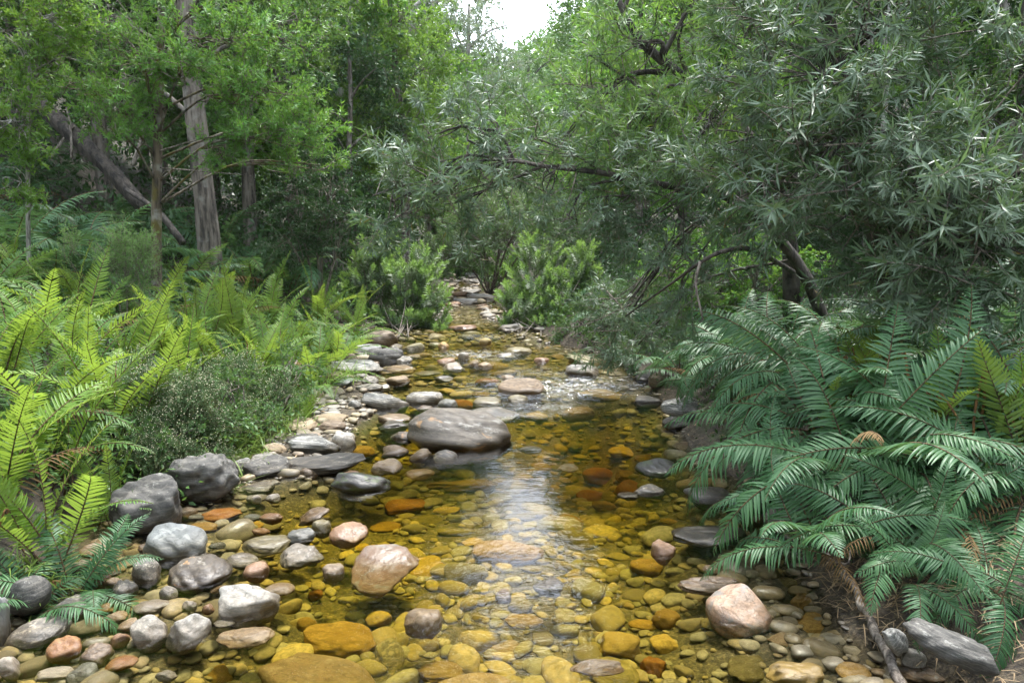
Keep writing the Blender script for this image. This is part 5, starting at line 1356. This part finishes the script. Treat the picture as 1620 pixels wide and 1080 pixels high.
for a in [
 (-60, 13, 'mid'), (60, 14.5, 'dark'), (180, 13.5, 'mid'), (270, 15, 'dark'), (400, 13.8, 'mid'), (470, 15.5, 'bright'), (560, 14.2, 'dark', .6), (20, 18, 'mid'), (140, 19, 'dark'), (240, 18, 'bright'), (350, 19, 'mid'), (440, 19.5, 'mid'), (530, 20, 'bright'), (590, 19, 'yellow', .9), (680, 21, 'mid', .7),
 (-40, 25, 'mid'), (120, 26, 'mid'), (260, 26, 'bright'), (380, 27, 'mid'), (480, 27, 'yellow'), (560, 28, 'bright'), (630, 27, 'mid', 1.1), (690, 30, 'bright', 1.0), (300, 38, 'mid', 1.3), (450, 40, 'mid', 1.3), (580, 40, 'bright', 1.3), (655, 44, 'mid', 1.4),
 (740, 24, 'bright', .62), (800, 27, 'mid', .72), (860, 25, 'yellow', .6), (905, 22, 'mid', .68), (960, 19, 'bright', .8), (780, 36, 'bright', .7),
 (1010, 16, 'mid', .8), (1080, 17, 'bright'), (1150, 16, 'mid'), (1240, 15.5, 'dark'), (1330, 14, 'mid'), (1430, 13.5, 'dark'), (1530, 13, 'dark'), (1640, 12.5, 'dark'), (1020, 24, 'bright'), (1100, 25, 'mid'), (1200, 24, 'mid'), (1320, 22, 'mid'), (1450, 21, 'mid'), (1580, 20, 'dark'),
 (980, 34, 'mid', 1.0), (1060, 36, 'bright', 1.2), (1180, 36, 'mid', 1.3), (1330, 34, 'mid', 1.3), (1480, 33, 'mid', 1.3)]:
    far_tree(*a)
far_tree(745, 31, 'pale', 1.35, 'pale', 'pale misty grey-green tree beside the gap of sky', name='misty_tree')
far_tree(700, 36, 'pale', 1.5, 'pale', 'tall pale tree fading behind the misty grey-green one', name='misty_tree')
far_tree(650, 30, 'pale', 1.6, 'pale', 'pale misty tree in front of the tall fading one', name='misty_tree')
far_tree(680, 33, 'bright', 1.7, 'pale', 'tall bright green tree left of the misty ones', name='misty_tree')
far_tree(838, 52, 'mid', 1.45, 'dark', 'lone dark-crowned tree standing in the gap of sky', name='lone_tree')
far_tree(948, 46, 'mid', 1.5, 'dark', 'tall mid-green tree closing the right side of the gap of sky', name='lone_tree')
far_tree(775, 44, 'mid', 1.4, 'dark', 'mid-green tree rising behind the pale misty ones', name='lone_tree')
far_tree(1000, 40, 'mid', 1.7, 'dark', 'tall dark-stemmed tree right of the gap of sky', name='lone_tree')
far_tree(925, 58, 'mid', 1.3, 'dark', 'small far tree right of the lone dark-crowned one', name='lone_tree')
b = gp(542, 17.5)
near_tree('leaning_pale_tree', 'slanting smooth pale trunk rising through the foliage', 'tree', None, b, [b, PT(538, 250, 17.5), PT(541, 120, 17.5), PT(558, 10, 17.5), PT(575, -120, 17.5)], (.15, .11),
    [B(570, -150, 17.5, 1.3, 30), B(520, -60, 17.7, .8, 14)], 'broad', BK_PALE, seed=41, size=1.4, limbs=[([PT(560, 60, 17.3), PT(600, 25, 17.2), PT(650, -5, 17)], .05, .02)])

# ------------------------------------------------------------------ the damp air of the valley
A = Acc()
hx, hy0, hy1, hz0, hz1 = 172., -18., 262., -2.7, 104.
V = np.array([(x, y, z) for z in (hz0, hz1) for y in (hy0, hy1) for x in (-hx, hx)])
A.add(V, None, [(0, 2, 3, 1), (4, 5, 7, 6), (0, 1, 5, 4), (2, 6, 7, 3), (0, 4, 6, 2), (1, 3, 7, 5)])
hm, hnt, hn, hl = newmat('haze_air')
pv = N(hnt, 'ShaderNodeVolumePrincipled')
pv.inputs['Color'].default_value = (.93, .97, 1, 1); pv.inputs['Density'].default_value = .00025; pv.inputs['Anisotropy'].default_value = .2
ho = N(hnt, 'ShaderNodeOutputMaterial'); hl.new(pv.outputs[0], ho.inputs['Volume'])
tag(obj('haze', A.mesh('haze', [hm], False)), None, None, None, 'stuff')

# a far-off wood closing the valley
A = Acc(); g = np.random.default_rng(99)
for _ in range(900):
    y = g.uniform(60, 200); x = g.uniform(-.75, .75) * y
    z = float(ground(x, y)); r = g.uniform(2.2, 4.2)
    n_ = 110; v = unit(g.normal(size=(n_, 3))); p = np.array([x, y, z + r * .9]) + v * r * np.array([.9, .9, 1.2]) * g.uniform(.5, 1, (n_, 1)) ** .5
    leaves(A, p, unit(v + g.normal(size=(n_, 3)) * .8), g.normal(size=(n_, 3)) + [0, 0, .8], g.uniform(.6, 1.2, n_), g.uniform(.3, .6, n_), 0, .1, 0, False)
tag(obj('distant_wood', A.mesh('distant_wood', [L_MID])), 'far wooded hillside closing the valley', 'wood', None, 'stuff')

A = Acc(); g = np.random.default_rng(101)  # unseen wood behind the camera, added to block low frontal sky light
for _ in range(420):
    y = g.uniform(-26, 1.5); x = g.uniform(-24, 24)
    if (abs(x) < 4.5 and y > -9) or abs(x) < 2: continue
    z = float(ground(x, y)); r = g.uniform(1.2, 2.2); hh = g.uniform(1, 9.5)
    n_ = 90; v = unit(g.normal(size=(n_, 3))); p = np.array([x, y, z + hh]) + v * r * g.uniform(.5, 1, (n_, 1)) ** .5
    leaves(A, p, unit(v + g.normal(size=(n_, 3)) * .8), g.normal(size=(n_, 3)) + [0, 0, .8], g.uniform(.35, .6, n_), g.uniform(.2, .3, n_), 0, .1, 0, False)
tag(obj('unseen_downstream_wood', A.mesh('unseen_downstream_wood', [L_MID])), 'unseen wood on both banks downstream, added to block low sky light', 'wood', None, 'stuff')

# ------------------------------------------------------------------ undergrowth, grass, litter
g = np.random.default_rng(55)
def scatter_cover(name, label, mat, n, yr, dr, LL, h, side, cnt=26, wr=.4, dense=None):
    A = Acc(); i = 0
    while i < n:
        y = yr[0] + (yr[1] - yr[0]) * g.random() ** 1.5
        s = side if side else (-1 if g.random() < .5 else 1)
        d = g.uniform(*dr)
        x = float(edgeL(y)) - d if s < 0 else float(edgeR(y)) + d
        q = abs(x / y)
        if q > .85: i += .2; continue
        z = float(ground(x, y)); k = 1 + .05 * y
        P = np.array([x, y, z]) + g.normal(size=(cnt, 3)) * np.array([.14, .14, .0]) * k + np.stack([np.zeros(cnt), np.zeros(cnt), g.random(cnt) * h * k], 1)
        D = g.normal(size=(cnt, 3)) + np.array([0, 0, .6])
        l = LL * k * g.uniform(.6, 1.2, cnt)
        leaves(A, P, D, g.normal(size=(cnt, 3)) * .6 + [0, 0, 1], l, l * wr, .2, .2, 0, y < 8); i += 1
    tag(obj(name, A.mesh(name, [mat])), label, 'undergrowth', None, 'stuff')
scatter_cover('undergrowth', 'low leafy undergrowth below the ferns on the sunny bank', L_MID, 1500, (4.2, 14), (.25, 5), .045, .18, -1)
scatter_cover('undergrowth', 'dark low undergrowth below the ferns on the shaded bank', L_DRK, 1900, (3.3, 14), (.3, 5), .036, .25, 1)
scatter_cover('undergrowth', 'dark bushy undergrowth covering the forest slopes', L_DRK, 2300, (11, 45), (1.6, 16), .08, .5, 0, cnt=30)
def blades(A, n, c, sp, L, lean=(0, 0)):
    c = np.asarray(c)
    for _ in range(n):
        p = c + np.array([g.normal() * sp, g.normal() * sp, 0]); p[2] = float(ground(p[0], p[1])) - .01
        d = np.array([g.normal() * .45 + lean[0], g.normal() * .45 + lean[1], 1.0]); ln = L * g.uniform(.5, 1.15); t = np.linspace(0, 1, 5)
        cc = p + np.outer(t, unit(d)) * ln; bend = unit(np.array([d[0], d[1], 0]) + 1e-6); cc += np.outer(t ** 2, bend) * ln * .4; cc[:, 2] -= t ** 2 * ln * .45 * g.uniform(.3, 1.2)
        w = np.array([.9, 1, .8, .5, 0]) * .0035 * g.uniform(.8, 1.6); sd = unit(np.cross(d, bend + [.01, .02, 0]))
        V = np.vstack([cc[:4] + np.outer(w[:4], sd), cc[:4] - np.outer(w[:4], sd), cc[4:]])
        A.add(V, [(3, 8, 7)], [(k, k + 1, 4 + k + 1, 4 + k) for k in range(3)])
TM = [(350, 690, 'foot of the silver bush'), (460, 600, 'arching ferns of the shore'), (380, 640, 'silver bush and the ferns'), (420, 620, 'middle of the fern bank'), (300, 520, 'top of the silver bush'), (180, 700, 'overhanging boulder'), (440, 660, 'grassy shore of the inlet'), (470, 640, 'tan white stone'), (430, 690, 'pale tan shore stone'), (330, 715, 'big grass-hung boulder'), (535, 600, 'blue-grey stone in the grass'), (490, 600, 'arching ferns'), (400, 705, 'grey flat stone'), (60, 915, 'charcoal boulder')]
for i, (px, py, w) in enumerate(TM):
    p = GT(px, py); A = Acc(); blades(A, 150, p, .2 if i < 6 else (.13 if i < 13 else .09), .5 if i < 6 else (.34 if i not in (13, 9) else .22), (.25, -.25)); V = A.V
    for v in A.V: v -= p
    tag(obj('grass_tuft', A.mesh('grass_tuft', [GRS]), None, p), f'tuft of thin green grass by the {w}', 'grass tuft', 'grass tufts along the shore')
A = Acc()
for _ in range(420):
    y = g.uniform(4.6, 9.5); d = abs(g.normal()) * .35; p = np.array([float(edgeL(y)) - d - .05, y, 0]); blades(A, 9, p, .07, .2, (.2, -.2))
tag(obj('shore_grass', A.mesh('shore_grass', [GRS])), 'thin grass fringing the sunny shore', 'grass', None, 'stuff')
A = Acc()
for _ in range(1500):
    c = PT(1500, 930, 3.0); x, y = c[0] + g.normal() * .35, 3.05 + g.normal() * .35
    if x < edgeR(y) + .12: continue
    p = np.array([x, y, float(ground(x, y)) + g.random() * .05]); d = unit(np.array([g.normal(), g.normal(), g.normal() * .3])); ln = g.uniform(.04, .16); s = unit(np.cross(d, [0, 0, 1])) * .0022
    m = p + d * ln * .5 + [0, 0, .012]
    A.add(np.array([p - s, p + s, m + s, m - s, p + d * ln + s * .4, p + d * ln - s * .4]), None, [(0, 1, 2, 3), (3, 2, 4, 5)])
A2 = Acc(); P, D, Nn = [], [], []
for _ in range(900):
    y = g.uniform(2.6, 9); side = g.random() < .6
    x = float(edgeL(y)) + g.normal() * .3 - .15 if side else float(edgeR(y)) + abs(g.normal()) * .4
    z = float(ground(x, y))
    if z < float(zw(y)) + .005: continue
    P.append((x, y, z + .008 + .02 * g.random())); D.append((g.normal(), g.normal(), g.normal() * .2)); Nn.append((g.normal() * .3, g.normal() * .3, 1))
leaves(A2, P, D, Nn, g.uniform(.025, .075, len(P)), g.uniform(.008, .02, len(P)), .2, .2, 0, True)
tag(obj('fallen_leaves', A2.mesh('fallen_leaves', [DRY])), 'fallen brown leaves on the shore stones and banks', 'fallen leaves', None, 'stuff')
tag(obj('dry_litter', A.mesh('dry_litter', [DRY])), 'dry straw and root litter under the near ferns', 'litter', None, 'stuff')
